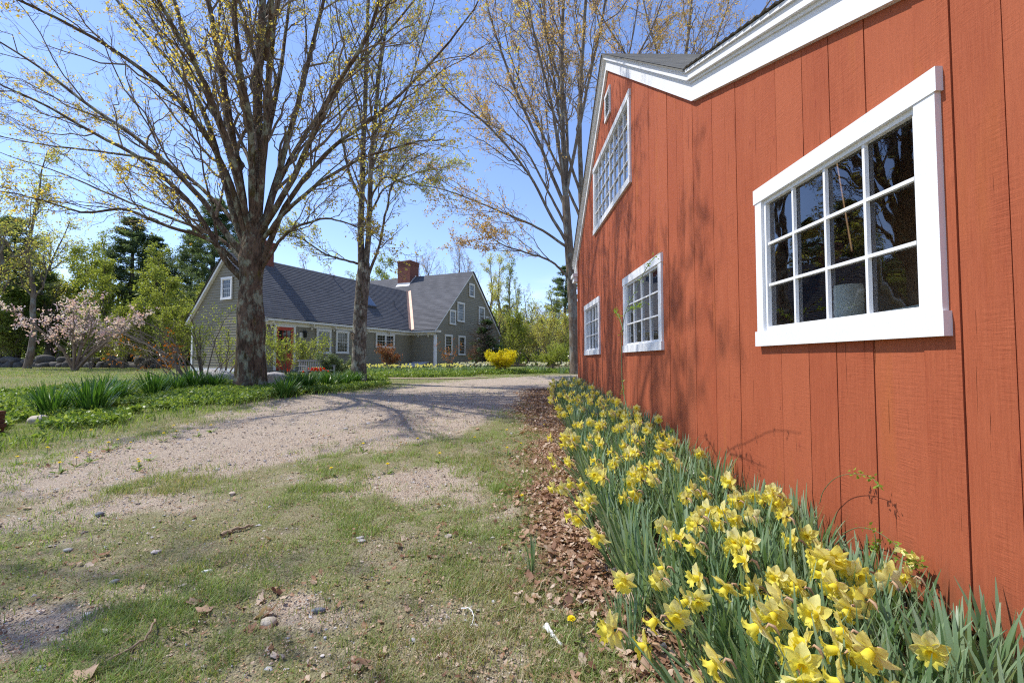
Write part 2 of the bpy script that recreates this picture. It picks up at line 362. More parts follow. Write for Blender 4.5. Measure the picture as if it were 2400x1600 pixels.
def gravel(x, y):
    x = np.asarray(x, float); y = np.asarray(y, float)
    g = np.clip(.62 - sdf(x, y) / 1.1, 0, 1)
    g = np.where(y < 5.6, g * np.clip(.35 + (y - 4.2) / 2.2, .3, 1), g)
    for cx, cy, rx, ry, s in PATCH: g = np.maximum(g, s * np.exp(-((x - cx) / rx) ** 2 - ((y - cy) / ry) ** 2))
    nf = fbm(x * 1.3, y * 1.3, 21, 4)
    n2 = fbm(x * 5, y * 5, 22, 3)
    return np.clip(g * .85 + ((nf - .5) * 1.1 + (n2 - .5) * .6) * np.clip(1.3 - g, 0, 1) + .10 * (x < .4) * (y < 7), 0, 1)
def litter_f(x, y):
    x = np.asarray(x, float); y = np.asarray(y, float)
    edge = .22 + .10 * np.sin(y * 1.1) + .012 * y + .5 * (fbm(x * .9 + 9, y * .9, 15, 3) - .5)
    m = np.clip((x - edge) / .75 + .5, 0, 1) * (y < 13.5) * (x < 2.2)
    for cx, cy, r in [(-6.6, 13.2, 1.0), (-4.6, 14.4, 1.1), (-9, 7, 1.0)]: m = np.maximum(m, .5 * np.exp(-((x - cx) ** 2 + (y - cy) ** 2) / r))
    return np.clip(m + .8 * (fbm(x * 2.2, y * 2.2, 5, 4) - .5) * (m > .02), 0, 1)
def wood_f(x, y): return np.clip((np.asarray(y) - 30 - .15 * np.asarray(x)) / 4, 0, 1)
def axis(a, b, s0, gr):
    r = [0.0]; s = s0
    while r[-1] < max(abs(a), b): r.append(r[-1] + s); s *= gr
    return np.array(r)
ys = np.concatenate([[-8, -4, -2, -1, -.4, .2, .7], 1.0 + axis(0, 420, .028, 1.0105)]); xs = axis(0, 380, .035, 1.021); xs = np.concatenate([-xs[:0:-1], xs]) - 1.0
X, Y = np.meshgrid(xs, ys); Z = gz(X, Y)
near = np.clip(1.3 - Y / 14, 0, 1)
gr = gravel(X, Y); li = litter_f(X, Y)
Z = Z + near * ((fbm(X * 5, Y * 5, 8, 3) - .5) * .045 + (fbm(X * 22, Y * 22, 9, 2) - .5) * .022 + (fbm(X * 48, Y * 48, 10, 2) - .5) * .014) - .02 * gr
ny, nx = X.shape
idx = (np.arange(ny - 1)[:, None] * nx + np.arange(nx - 1)[None]).ravel()
FQ = np.stack([idx, idx + 1, idx + nx + 1, idx + nx], 1)
cx = (X[:-1, :-1] + X[1:, 1:]).ravel() / 2; cy = (Y[:-1, :-1] + Y[1:, 1:]).ravel() / 2
dm = (sdf(cx, cy) < .12 + .35 * (fbm(cx * 2, cy * 2, 77, 3) - .5)) & (cy > 4.3)
def ground_mat():
    n = NT('spring_ground'); m = n.attr('suv').outputs['Vector']; s = n('SeparateXYZ', Vector=m); co = n.co()
    g, l, wd = s.outputs[0], s.outputs[1], s.outputs[2]
    f1 = n.noise(co, 55, 6, .7); f2 = n.noise(co, 7, 6, .65); f3 = n.noise(co, 1.4, 4)
    vo = n('TexVoronoi', Vector=co, Scale=85.0); vo2 = n('TexVoronoi', Vector=co, Scale=34.0)
    gc = n.ramp(vo.outputs['Color'], [(.1, (.26, .21, .16)), (.45, (.46, .375, .285)), (.8, (.58, .48, .375)), (1, (.66, .58, .48))])
    gc = n.mix(.5, gc, n.ramp(f2, [(.3, (.33, .26, .19)), (.7, (.54, .44, .335))]))
    f4 = n.noise(co, 24, 5, .7)
    so_ = n.ramp(f1, [(.3, (.19, .145, .085)), (.5, (.32, .265, .165)), (.75, (.46, .40, .28))])
    so_ = n.mix(.4, so_, n.ramp(vo.outputs['Color'], [(.1, (.16, .12, .08)), (.5, (.34, .28, .19)), (.95, (.52, .46, .35))]))
    gre = n.ramp(f1, [(.25, (.09, .11, .03)), (.5, (.19, .205, .065)), (.75, (.36, .35, .16))])
    gf = n.math('ADD', n.math('ADD', n.math('MULTIPLY', f2, .45), n.math('MULTIPLY', f3, .45)), n.math('MULTIPLY', f4, .4))
    so_ = n.mix(n.math('MAXIMUM', n.ramp(gf, [(.62, (0, 0, 0)), (.78, (.85, .85, .85))]), s.outputs[2]) if False else n.ramp(gf, [(.52, (0, 0, 0)), (.72, (.8, .8, .8))]), so_, gre)
    lc = n.ramp(vo2.outputs['Color'], [(.1, (.10, .05, .027)), (.5, (.20, .105, .055)), (.9, (.33, .20, .115))]); lc = n.mix(.4, lc, n.ramp(f1, [(.3, (.08, .04, .02)), (.7, (.3, .18, .1))]))
    c = n.mix(n.ramp(n.math('ADD', g, n.math('ADD', n.math('MULTIPLY', n.math('SUBTRACT', f2, .5), .6), n.math('MULTIPLY', n.math('SUBTRACT', f4, .5), .7))), [(.28, (0, 0, 0)), (.62, (1, 1, 1))]), so_, gc)
    c = n.mix(n.ramp(n.math('ADD', l, n.math('ADD', n.math('MULTIPLY', n.math('SUBTRACT', f2, .5), .7), n.math('MULTIPLY', n.math('SUBTRACT', f4, .5), .6))), [(.35, (0, 0, 0)), (.75, (1, 1, 1))]), c, lc)
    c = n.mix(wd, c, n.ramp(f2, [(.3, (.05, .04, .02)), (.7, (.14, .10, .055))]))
    h = n.math('ADD', n.math('MULTIPLY', vo.outputs['Distance'], -.6), n.math('ADD', f1, n.math('MULTIPLY', f2, 1.4)))
    return n.pbr(c, .95, n.bump(h, .02, 1.0), .12)
M['ground'] = ground_mat()
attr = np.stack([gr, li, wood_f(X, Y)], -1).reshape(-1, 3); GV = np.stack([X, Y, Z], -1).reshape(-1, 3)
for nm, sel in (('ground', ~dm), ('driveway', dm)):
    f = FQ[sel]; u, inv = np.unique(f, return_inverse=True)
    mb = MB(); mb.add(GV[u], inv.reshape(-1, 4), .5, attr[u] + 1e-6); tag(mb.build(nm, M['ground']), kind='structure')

# narrow brick-coloured path below the house beds
pp = [ground_at(x, y) for x, y in [(700, 868), (760, 868), (850, 868.5), (930, 869.5), (1000, 870), (1060, 869), (1120, 867)]]
pp = np.array(pp); tt = np.linspace(0, 1, 60); pc = np.stack([np.interp(tt, np.linspace(0, 1, len(pp)), pp[:, k]) for k in range(3)], 1)
mb = MB(); wv = .16 + .10 * fbm(tt * 20, tt * 0, 4, 2)
a, b = pc + np.stack([0 * tt, -wv, 0 * tt], 1), pc + np.stack([0 * tt, wv, 0 * tt], 1)
a[:, 2] = gz(a[:, 0], a[:, 1]) + .02; b[:, 2] = gz(b[:, 0], b[:, 1]) + .02
k = np.arange(59); mb.add(np.concatenate([a, b]), np.stack([k, k + 1, k + 61, k + 60], 1))
M['path'] = plain('pink_gravel', (.40, .28, .23), .9, .3, 20, .006)
tag(mb.build('path', M['path']), kind='structure')

# ------------------------------------------------------------------ barn
BX = 2.1
z_ = lambda r: r + CAMH
def prof(y):   # underside of the rake trim, relative to the ground at the camera
    return z_(np.where(y > 5.03, 6.11 - .729 * np.abs(y - 9.42), 2.91 - .37 * (5.03 - y)))
barn = thing('barn', 'red board-sided barn with white trim and multi-pane windows beside the daffodils', 'barn', (BX, 6.4, z_(-1.22)))
bo = V3(BX, 6.4, z_(-1.22))
WIN = [(2.16, 3.785, .115, 1.42, 4, 3), (6.17, 8.235, .138, 1.465, 4, 3), (10.46, 12.465, .135, 1.47, 4, 3), (7.69, 11.05, 3.03, 4.66, 8, 4)]
Y0, Y1 = -1.4, 13.74
edges = [Y0]
while edges[-1] < Y1 - .45: edges.append(edges[-1] + U(.17, .36))
edges.append(Y1); edges = np.array(edges)
zb = z_(-1.22)
def strip(mb, y0, y1, x, xb, g0, g1, r):
    """one board piece (y0..y1) cut round the windows; g0/g1 = the gaps on its edges"""
    cuts = sorted({y0, y1, *[c for wn in WIN for c in (wn[0] + .06, wn[1] - .06) if y0 < c < y1], *[c for c in (5.03, 9.42) if y0 < c < y1]})
    for a, b in zip(cuts[:-1], cuts[1:]):
        ya = a + (g0 if a == y0 else 0); yb = b - (g1 if b == y1 else 0); m = (a + b) / 2
        segs = [(zb, None)]
        for wy0, wy1, wz0, wz1, *_ in WIN:
            if wy0 + .06 < m < wy1 - .06:
                n2 = []
                for lo, hi in segs:
                    if hi is None or hi > z_(wz0): n2 += [(lo, z_(wz0) + .06), (z_(wz1) - .06, hi)]
                    else: n2.append((lo, hi))
                segs = n2
        for lo, hi in segs:
            ha = float(prof(ya)) + .05 if hi is None else hi; hb = float(prof(yb)) + .05 if hi is None else hi
            if ha <= lo: continue
            V = [(x, ya, lo), (x, yb, lo), (x, yb, hb), (x, ya, ha), (xb, ya, lo), (xb, yb, lo), (xb, yb, hb), (xb, ya, ha)]
            fs = [(0, 3, 2, 1), (0, 4, 7, 3), (1, 2, 6, 5), (0, 1, 5, 4)]
            mb.add(V, fs, r); yield ya, yb, lo, ha, hb
mb = flat(); back = flat()
for a, b in zip(edges[:-1], edges[1:]):
    x = BX + U(-.004, .003); r = U(); g = U(.0012, .0038)
    # joint midway up on a few boards
    for _ in strip(mb, a, b, x, BX + .022, g, g, r): pass
    for ya, yb, lo, ha, hb in strip(back, a, b, BX + .026, BX + .05, 0, 0, .5): pass
mb.build('wall', M['red'], barn, o=bo)
back.build('inner_wall', M['wood_in'], barn, o=bo)
XB = 9.5
mb = flat()
def quadp(P, r=.4): mb.poly(P, r)
def gab(x, f): 
    P = [(x, Y0, zb), (x, Y1, zb), (x, Y1, float(prof(Y1))), (x, 9.42, float(prof(9.42))), (x, 5.03, float(prof(5.03))), (x, Y0, float(prof(Y0)))]
    return P[::f]
quadp(gab(XB, 1)); quadp([(BX, Y1, zb), (XB, Y1, zb), (XB, Y1, float(prof(Y1))), (BX, Y1, float(prof(Y1)))][::-1])
for xa, xc, za in ((BX, 2.5, zb), (2.5, 6.5, zb + 2.0), (6.5, XB, zb)):   # unseen near end wall, wide opening added to let light into the interior
    if za < float(prof(Y0)): quadp([(xa, Y0, za), (xc, Y0, za), (xc, Y0, float(prof(Y0))), (xa, Y0, float(prof(Y0)))])
o = mb.build('side_wall', M['red'], barn, o=bo)
mb = flat(); mb.box((BX + .06, Y0 + .05, zb - .05), (XB - .05, Y1 - .05, zb + .02)); mb.build('barn_floor', M['wood_in'], barn, o=bo)
mb = flat(); mb.box((BX + .06, Y0, zb - 1.2), (XB, Y1, zb - .06)); mb.build('foundation', M['dark'], barn, o=bo)
mb = flat()   # inner partition a little way in from the wall and posts
for k in range(7, 27): mb.box((3.5 + U(0, .02), k * .5 + U(0, .05), zb), (3.54, k * .5 + .49, zb + 4.2), U())
for y in (4.4, 9.42): mb.box((2.3, y, zb), (2.45, y + .15, zb + 4.2))
mb.build('partition', M['wood_in'], barn, o=bo)
# corner board
mb = flat(); mb.box((BX - .022, Y1 - .10, zb), (BX + .03, Y1 + .02, float(prof(Y1)) + .02)); mb.build('corner_board', M['red'], barn, o=bo)
# rake trim
mb = flat()
segs = [(14.22, 9.42), (9.42, 5.03), (5.03, Y0 - .3)]
for a, b in segs:
    za, zb_ = (float(prof(a)) if a != 5.03 else z_(2.91)), (float(prof(b)) if b != 5.03 else z_(2.91))
    for xo, h0, h1 in ((.045, 0, .205), (.065, .205, .235), (.10, .235, .315), (.125, .315, .35)):
        mb.bar((BX - xo, a, za + h0), (BX - xo, b, zb_ + h0), (xo + .02, 0, 0), (0, 0, h1 - h0))
zt = float(prof(14.22))
mb.box((BX - .16, 13.70, zt - .10), (BX + .3, 14.22, zt - .004)); mb.box((BX - .12, 13.74, zt - .24), (BX + .3, 14.12, zt - .104))
mb.build('rake_trim', M['white'], barn, o=bo)
def courses(mb, O, a, s, n, lo, hi, vmax, e, t, r=None):
    O, a, s, n = [np.asarray(k, float) for k in (O, a, s, n)]
    Vs, Fs, Ws, Rs = [], [], [], []; c = 0
    for k in range(int(math.ceil(vmax / e - 1e-6))):
        v0 = k * e; v1 = min(v0 + e, vmax); f = lambda g, v: g(v) if callable(g) else g
        l0, h0, l1, h1 = f(lo, v0), f(hi, v0), f(lo, v1), f(hi, v1)
        if h0 - l0 < .01: continue
        nn = max(1, int((h0 - l0) / 2.0)); q = U() if r is None else r
        for i in range(nn):
            A0, B0 = l0 + (h0 - l0) * i / nn, l0 + (h0 - l0) * (i + 1) / nn; A1, B1 = l1 + (h1 - l1) * i / nn, l1 + (h1 - l1) * (i + 1) / nn
            P = lambda l, v, o: O + a * l + s * v + n * o
            Vs += [P(A0, v0, t), P(B0, v0, t), P(B1, v1, t * .1), P(A1, v1, t * .1), P(A0, v0, 0), P(B0, v0, 0), P(B0, v0, t), P(A0, v0, t)]
            Ws += [(A0, v0, 1), (B0, v0, 1), (B1, v1 - .001, 1), (A1, v1 - .001, 1), (A0, v0, 1), (B0, v0, 1), (B0, v0, 1), (A0, v0, 1)]
            Fs += [(c, c + 1, c + 2, c + 3), (c + 4, c + 5, c + 6, c + 7)]; Rs += [q] * 8; c += 8
    mb.add(Vs, Fs, np.array(Rs), Ws)
def slope(p0, p1):
    d = V3(*p1) - V3(*p0); L = np.linalg.norm(d); return d / L, L
mb = flat()
rid = (0, 9.42, z_(6.11) + .36); xo = BX - .15
for (y, z) in ((5.0, z_(2.91) + .35), (14.25, float(prof(14.25)) + .35)):
    s, L_ = slope((0, y, z), rid); n_ = V3(0, -s[2], s[1]) if y < 9 else V3(0, s[2], -s[1])
    courses(mb, (xo, y, z), (1, 0, 0), s, n_, 0, XB - xo + .2, L_, .135, .0016)
    mb.bar((xo, y, z - .03), (xo, 9.42, rid[2] - .03), (XB - xo, 0, 0), (0, 0, .022))
s, L_ = slope((0, Y0 - .3, float(prof(Y0 - .3)) + .35), (0, 5.03, z_(2.91) + .35)); n_ = V3(0, -s[2], s[1])
courses(mb, (xo, Y0 - .3, float(prof(Y0 - .3)) + .355), (1, 0, 0), s, n_, 0, XB - xo + .2, L_ - .05, .135, .018)
mb.build('roof', M['cedar'], barn, o=bo)

def grid_window(parent, name, y0, y1, z0, z1, nx_, nz_, cas, o, fr=.022, ax='y', x=BX, mats=('white', 'glass'), rnd=0, dep=.034, head=True, split=None, sashw=.045, munt=.02, label=None, glass_in=.02):
    """window in the plane x (normal -x); casing proud of the wall, sash set back, one pane sheet"""
    m = flat(); ca, cb, ch, cs = cas
    m.box((x - dep, y0, z0 + cs), (x + .02, y0 + ca, z1 - ch)); m.box((x - dep, y1 - cb, z0 + cs), (x + .02, y1, z1 - ch))
    m.box((x - dep - .006, y0 - .015, z1 - ch), (x + .02, y1 + .015, z1)); m.box((x - dep - .012, y0 - .015, z0), (x + .02, y1 + .015, z0 + cs))
    W = m.build(name, M[mats[0]], parent, o=o)
    if label: W['label'] = label
    a, b, c, d = y0 + ca, y1 - cb, z0 + cs, z1 - ch
    s_ = flat(); xi = x - .012; xo_ = x + fr
    s_.box((xi, a, c), (xo_, a + sashw, d)); s_.box((xi, b - sashw, c), (xo_, b, d)); s_.box((xi, a + sashw, d - sashw), (xo_, b - sashw, d)); s_.box((xi, a + sashw, c), (xo_, b - sashw, c + sashw * 1.2))
    a2, b2, c2, d2 = a + sashw, b - sashw, c + sashw * 1.2, d - sashw
    for k in range(1, nx_):
        yy = a2 + (b2 - a2) * k / nx_; w2 = munt / 2 * (2.2 if split == ('v', k) else 1); s_.box((xi + .006, yy - w2, c2), (xo_ - .004, yy + w2, d2))
    for k in range(1, nz_):
        zz = c2 + (d2 - c2) * k / nz_; w2 = munt / 2 * (2.4 if split == ('h', k) else 1)
        for q in range(nx_):
            e0 = a2 + (b2 - a2) * q / nx_ + munt * .5; e1 = a2 + (b2 - a2) * (q + 1) / nx_ - munt * .5
            s_.box((xi + .006, e0, zz - w2), (xo_ - .004, e1, zz + w2))
    s_.build('sash', M[mats[0]], W, o=o)
    p = flat(); xg = x + glass_in
    p.add([(xg, a2 - .01, c2 - .01), (xg, b2 + .01, c2 - .01), (xg, b2 + .01, d2 + .01), (xg, a2 - .01, d2 + .01)], [(0, 3, 2, 1)])
    p.build('pane', M[mats[1]], W, o=o)
    return W
for (a, b, c, d, nx_, nz_), lb, cas in zip(WIN, ['large white window nearest the camera', 'middle ground floor window behind the thin twig', 'farthest ground floor window near the barn corner', 'wide gable window of many small panes'],
        [(.118, .092, .12, .12), (.13, .13, .13, .12), (.13, .13, .13, .12), (.12, .12, .12, .12)]):
    grid_window(barn, 'window', a, b, z_(c), z_(d), nx_, nz_, cas, bo, split=('v', 4) if nx_ == 8 else None, label=lb, sashw=.03)
# gable vent
m = flat(); ya, yb, za, zb2 = 9.20, 9.68, z_(5.10), z_(5.66)
for bx in (((BX - .03, ya, za), (BX + .01, ya + .07, zb2)), ((BX - .03, yb - .07, za), (BX + .01, yb, zb2)), ((BX - .035, ya - .01, zb2 - .07), (BX + .01, yb + .01, zb2 + .002)), ((BX - .035, ya - .01, za - .01), (BX + .01, yb + .01, za + .06))): m.box(*bx)
for k in range(7): m.bar((BX - .022, ya + .07, za + .08 + k * .058), (BX - .022, yb - .07, za + .08 + k * .058), (.018, 0, .035), (.004, 0, -.004))
v_ = m.build('louvre_vent', M['white'], barn, o=bo)
m = flat(); m.box((BX - .012, ya + .05, za + .05), (BX - .004, yb - .05, zb2 - .05)); m.build('backing', M['dark'], v_, o=bo)
# things inside behind the big window
m = MB(); zz = np.linspace(0, .62, 24); a_ = np.linspace(0, 2 * math.pi, 25)[:-1]
yt, zt_ = 3.15, z_(-.10)
m.tube([(2.36, yt, zt_ + q) for q in zz], [.085 + .004 * math.sin(q * 90) for q in zz], 20)
tag(m.build('paper_roll', M['paper'], o=None), 'upright white paper roll standing inside behind the large barn window', 'paper roll')
m = flat()
for k in range(3): m.bar((2.25 + .05 * k, 2.3, z_(.255) + .028 * k + .012), (2.28 + .05 * k, 3.0 + .05 * k, z_(.235) + .028 * k), (.30, 0, .01), (0, 0, .01))
tag(m.build('paper_sheets', M['paper']), 'loose white sheets lying flat inside behind the large barn window', 'paper')
m = flat(); m.box((2.2, 1.2, z_(-.14)), (2.75, 4.2, z_(-.10))); wb = thing('workbench', 'brown wooden workbench inside the barn below the large window', 'workbench', (2.5, 2.7, zb))
m.build('bench_top', M['wood_in'], wb, o=V3(2.5, 2.7, zb))
for y in (1.3, 4.1): m = flat(); m.box((2.25, y - .05, zb), (2.35, y + .05, z_(-.14))); m.build('leg', M['wood_in'], wb, o=V3(2.5, 2.7, zb))

# ------------------------------------------------------------------ house
HA = math.atan2(.90564, .42404); HO = V3(-11.10, 21.0, .90)
hu, hv = V3(.42404, .90564, 0), V3(-.90564, .42404, 0)
def hw(u, v, z): return HO + hu * u + hv * v + V3(0, 0, z)
house = thing('house', 'olive clapboard house with grey shingled roofs, white trim and a red door', 'house', HO, HA)
E1, K1, RV = 2.44, 1.108, 2.95
K2, EU, PU, EU2 = .938, 10.79, 15.81, 20.83
FV = -1.74
r1 = E1 + K1 * RV
mb = flat()
TH = .026; EX = .132
courses(mb, (.12, .30, 0), (1, 0, 0), (0, 0, 1), (0, -1, 0), 0, 11.1 - .12, 2.36, EX, TH)
O1 = mb.build('wall', M['clap'], house)
mb = flat()
lo = lambda z: .30 if z < E1 + .25 else (z - E1) / K1 - .02
hi = lambda z: 5.60 if z < E1 + .25 else 5.9 - (z - E1) / K1 + .02
courses(mb, (.12, 0, 0), (0, 1, 0), (0, 0, 1), (-1, 0, 0), lo, hi, r1 - .05, EX, TH)
mb.build('wall', M['clap'], house)['label'] = 'sunlit gable end wall of narrow clapboards'
mb = flat(); courses(mb, (11.09, 0, 0), (0, 1, 0), (0, 0, 1), (-1, 0, 0), FV, .3, 2.4, EX, TH)
mb.build('wall', M['clap'], house)['label'] = 'short shaded wall in the inner corner'
mb = flat()
lo = lambda z: 11.09 if z < E1 + .25 else EU + (z - E1) / K2
hi = lambda z: 20.53 if z < E1 + .25 else EU2 - (z - E1) / K2
courses(mb, (0, FV, 0), (1, 0, 0), (0, 0, 1), (0, -1, 0), lo, hi, E1 + K2 * (PU - EU) - .05, EX, TH)
mb.build('wall', M['clap'], house)['label'] = 'shaded front gable wall with many small windows'
mb = flat(); mb.box((.2, 5.5, 0), (11.3, 5.6, 2.4)); mb.box((20.43, FV + .05, 0), (20.53, 9.6, 2.4)); mb.box((11.2, 9.5, 0), (20.5, 9.6, 2.6)); mb.box((11.12, 5.6, 0), (11.2, 9.6, 2.4))
mb.build('rear_wall', M['clap'], house)
mb = flat(); mb.box((.14, .33, -.5), (11.3, 5.58, .0)); mb.box((11.12, FV + .03, -.5), (20.5, 9.55, -.002)); mb.build('foundation', M['stone'], house)
mb = flat(); mb.box((.08, .26, -.08), (.11, 5.64, .10)); mb.build('water_table', M['white'], house)
# roofs
mb = flat()
s, L_ = slope((0, 0, E1), (0, RV, r1)); n_ = V3(0, -s[2], s[1])
courses(mb, (-.10, -.03, E1 + .02), (1, 0, 0), s, n_, 0, 14.4, L_ + .04, .14, .016)
s2, _ = slope((0, 5.9, E1), (0, RV, r1)); n2 = V3(0, s[2], s[1])
courses(mb, (-.10, 5.93, E1 + .02), (1, 0, 0), s2, n2, 0, 14.4, L_ + .04, .14, .016)
sA, LA = slope((EU, 0, E1), (PU, 0, E1 + K2 * (PU - EU)))
courses(mb, (EU - .03, 0, E1 + .02), (0, 1, 0), sA, V3(-sA[2], 0, sA[0]), FV - .22, 9.8, LA + .04, .14, .016)
sB, _ = slope((EU2, 0, E1), (PU, 0, E1 + K2 * (PU - EU)))
courses(mb, (EU2 + .03, 0, E1 + .02), (0, 1, 0), sB, V3(sA[2], 0, sA[0]), FV - .22, 9.8, LA + .04, .14, .016)
roof = mb.build('roof', M['shingle'], house)
# trim: fascia, soffit, frieze, corner boards, rakes, brackets
mb = flat()
mb.box((-.06, -.02, E1 - .12), (EU - .02, .02, E1 - .01)); mb.box((-.06, .02, E1 - .12), (EU + .26, .30, E1 - .10)); mb.box((.1, .262, E1 - .29), (EU + .27, .285, E1 - .12))
mb.box((EU - .02, FV - .42, E1 - .12), (EU + .02, .02, E1 - .01)); mb.box((EU + .02, FV - .42, E1 - .125), (EU + .30, .0, E1 - .10)); mb.box((11.05, FV - .02, E1 - .29), (11.072, .28, E1 - .125))
mb.box((EU - .02, FV - .42, E1 - .10), (EU + .34, FV - .24, E1 + .0))
mb.build('eave_trim', M['trim'], house)
mb = flat()
for u0, v0 in ((.08, .27), (11.05, FV - .03)):
    mb.box((u0, v0 - .012, -.05), (u0 + .14, v0 + .03, E1 - .29)); mb.box((u0 - .012, v0 + .03, -.05), (u0 + .03, v0 + .15, E1 - .29))
mb.box((.075, 5.5, -.05), (.10, 5.63, E1 - .2)); mb.box((20.45, FV - .04, -.05), (20.58, FV, E1 - .2))
mb.build('corner_board', M['white'], house)
mb = flat()
for (p, q) in (((-.04, -.02, E1 - .17), (-.04, RV, r1 - .16)), ((-.04, 5.92, E1 - .17), (-.04, RV, r1 - .16))):
    mb.bar(p, q, (.15, 0, 0), (0, 0, .155))
pz = E1 + K2 * (PU - EU)
for (p, q) in (((EU + .03, FV - .12, E1 - .14), (PU, FV - .12, pz - .16)), ((EU2 - .03, FV - .12, E1 - .14), (PU, FV - .12, pz - .16))):
    mb.bar(p, q, (0, .10, 0), (0, 0, .145))
mb.build('rake_board', M['white'], house)
for u0 in (.42, 2.75, 4.22, 6.75, 8.7):
    mb = flat(); P = [(.02, E1 - .125), (.26, E1 - .125), (.26, E1 - .42), (.20, E1 - .40), (.16, E1 - .27), (.06, E1 - .22)]
    mb.add([(u0, v, z) for v, z in P] + [(u0 + .07, v, z) for v, z in P], [(0, 1, 2, 3), (9, 8, 7, 6)]); mb.add([(u0, v, z) for v, z in P] + [(u0 + .07, v, z) for v, z in P], [(0, 3, 4, 5), (11, 10, 9, 6)])
    mb.add([(u0, v, z) for v, z in P] + [(u0 + .07, v, z) for v, z in P], [(k, (k + 1) % 6, (k + 1) % 6 + 6, k + 6) for k in range(6)]); mb.build('bracket', M['trim'], house)
for v0 in (-.45, -1.25):
    mb = flat(); P = [(EU + .03, E1 - .13), (EU + .25, E1 - .13), (EU + .25, E1 - .42), (EU + .19, E1 - .40), (EU + .15, E1 - .27), (EU + .06, E1 - .22)]
    VV = [(u_, v0, z) for u_, z in P] + [(u_, v0 + .07, z) for u_, z in P]
    mb.add(VV, [(0, 1, 2, 3), (9, 8, 7, 6), (0, 3, 4, 5), (11, 10, 9, 6)] + [(k, (k + 1) % 6, (k + 1) % 6 + 6, k + 6) for k in range(6)]); mb.build('bracket', M['trim'], house)
# copper valley
va, vb = V3(EU - .02, -.02, E1 + .055), V3(EU + K1 * RV / K2, RV, r1 + .055)
mb = flat(); dr = nrm(vb - va)
wA = nrm(np.cross(V3(0, -s[2], s[1]), dr)) * .20; wB = nrm(np.cross(dr, V3(-sA[2], 0, sA[0]))) * .20
if wA[0] > 0: wA = -wA
if wB[0] < 0: wB = -wB
up = V3(0, 0, .014)
for w_ in (wA, wB): mb.add([va + up, vb + up, vb + w_ + up, va + w_ + up], [(0, 1, 2, 3)])
mb.build('valley_flashing', M['copper'], house)
# chimneys
def chimney(u0, u1, v0, v1, zb_, zt2):
    mb = flat()
    def sides(u0, u1, v0, v1, z0, z1):
        P = [(u0, v0), (u1, v0), (u1, v1), (u0, v1)]; acc = 0
        for i in range(4):
            (a, b), (c, d) = P[i], P[(i + 1) % 4]; L = math.hypot(c - a, d - b)
            mb.add([(a, b, z0), (c, d, z0), (c, d, z1), (a, b, z1)], [(0, 1, 2, 3)], .5, [(acc, z0, 1), (acc + L, z0, 1), (acc + L, z1, 1), (acc, z1, 1)]); acc += L
        mb.add([(u0, v0, z1), (u1, v0, z1), (u1, v1, z1), (u0, v1, z1)], [(0, 1, 2, 3)], .5, [(u0, v0, 1), (u1, v0, 1), (u1, v1, 1), (u0, v1, 1)])
    sides(u0, u1, v0, v1, zb_, zt2 - .3); sides(u0 - .025, u1 + .025, v0 - .025, v1 + .025, zt2 - .3, zt2 - .12); sides(u0 - .05, u1 + .05, v0 - .05, v1 + .05, zt2 - .12, zt2)
    c = mb.build('chimney', M['brick'], house)
    m = flat(); m.box((u0 + .25, v0 + .25, zt2), (u1 - .25, v1 - .25, zt2 + .05)); m.box((u0 + .4, v0 + .35, zt2 + .05), (u0 + .7, v0 + .65, zt2 + .18)); m.build('chimney_cap', M['lead'], c)
    return c
c2 = chimney(15.05, 16.2, 3.4, 4.6, 5.9, 8.38)
zf = E1 + K2 * (15.05 - EU)
mb = flat(); mb.bar((15.02, 3.38, zf - .06), (15.02, 4.62, zf - .06), (.02, 0, 0), (0, 0, .24)); mb.bar((14.85, 3.36, zf - .14), (14.85, 4.64, zf - .14), (.2, 0, .19), (-.01, 0, .02))
for k in range(5): mb.box((15.05 + k * .16, 3.375, zf - .05 + k * .15), (15.05 + (k + 1) * .16, 3.395, zf + .22 + k * .15))
mb.build('flashing', M['lead'], c2)
c1 = chimney(1.75, 2.38, RV - .32, RV + .32, 4.9, 6.70)
# vent pipes and skylight on the front slope
def slopept(x, y):
    r = ray(x, y); N = hv * -K1 + V3(0, 0, 1); P0 = hw(0, 0, E1 + .02) - V3(0, 0, CAMH); q = r * (P0 @ N) / (r @ N) + V3(0, 0, CAMH) - HO
    return V3(q @ hu, q @ hv, q[2])
for px, ht in (((782, 656), .30), ((924, 718), .34)):
    p = slopept(*px); m = MB(); m.tube([p + V3(0, 0, -.1), p + V3(0, 0, ht)], [.055, .055], 10); m.tube([p + V3(0, -.02, -.06), p + V3(0, 0, .1)], [.10, .05], 10); m.build('vent_pipe', M['metal'], house)
p = slopept(860, 707); m = flat()
aS = V3(1, 0, 0) * .9; bS = s * 1.1; nS = n_ * .13
m.bar(p + n_ * .02 - aS * .55 - bS * .5, p + n_ * .02 - aS * .55 + bS * .5, aS, nS); sk = m.build('skylight', M['metal'], house)
m = flat(); q = p + n_ * .165 - aS * .48 - bS * .44; m.add([q, q + aS * .88, q + aS * .88 + bS * .88, q + bS * .88], [(0, 1, 2, 3)]); m.build('pane', M['glass'], sk)
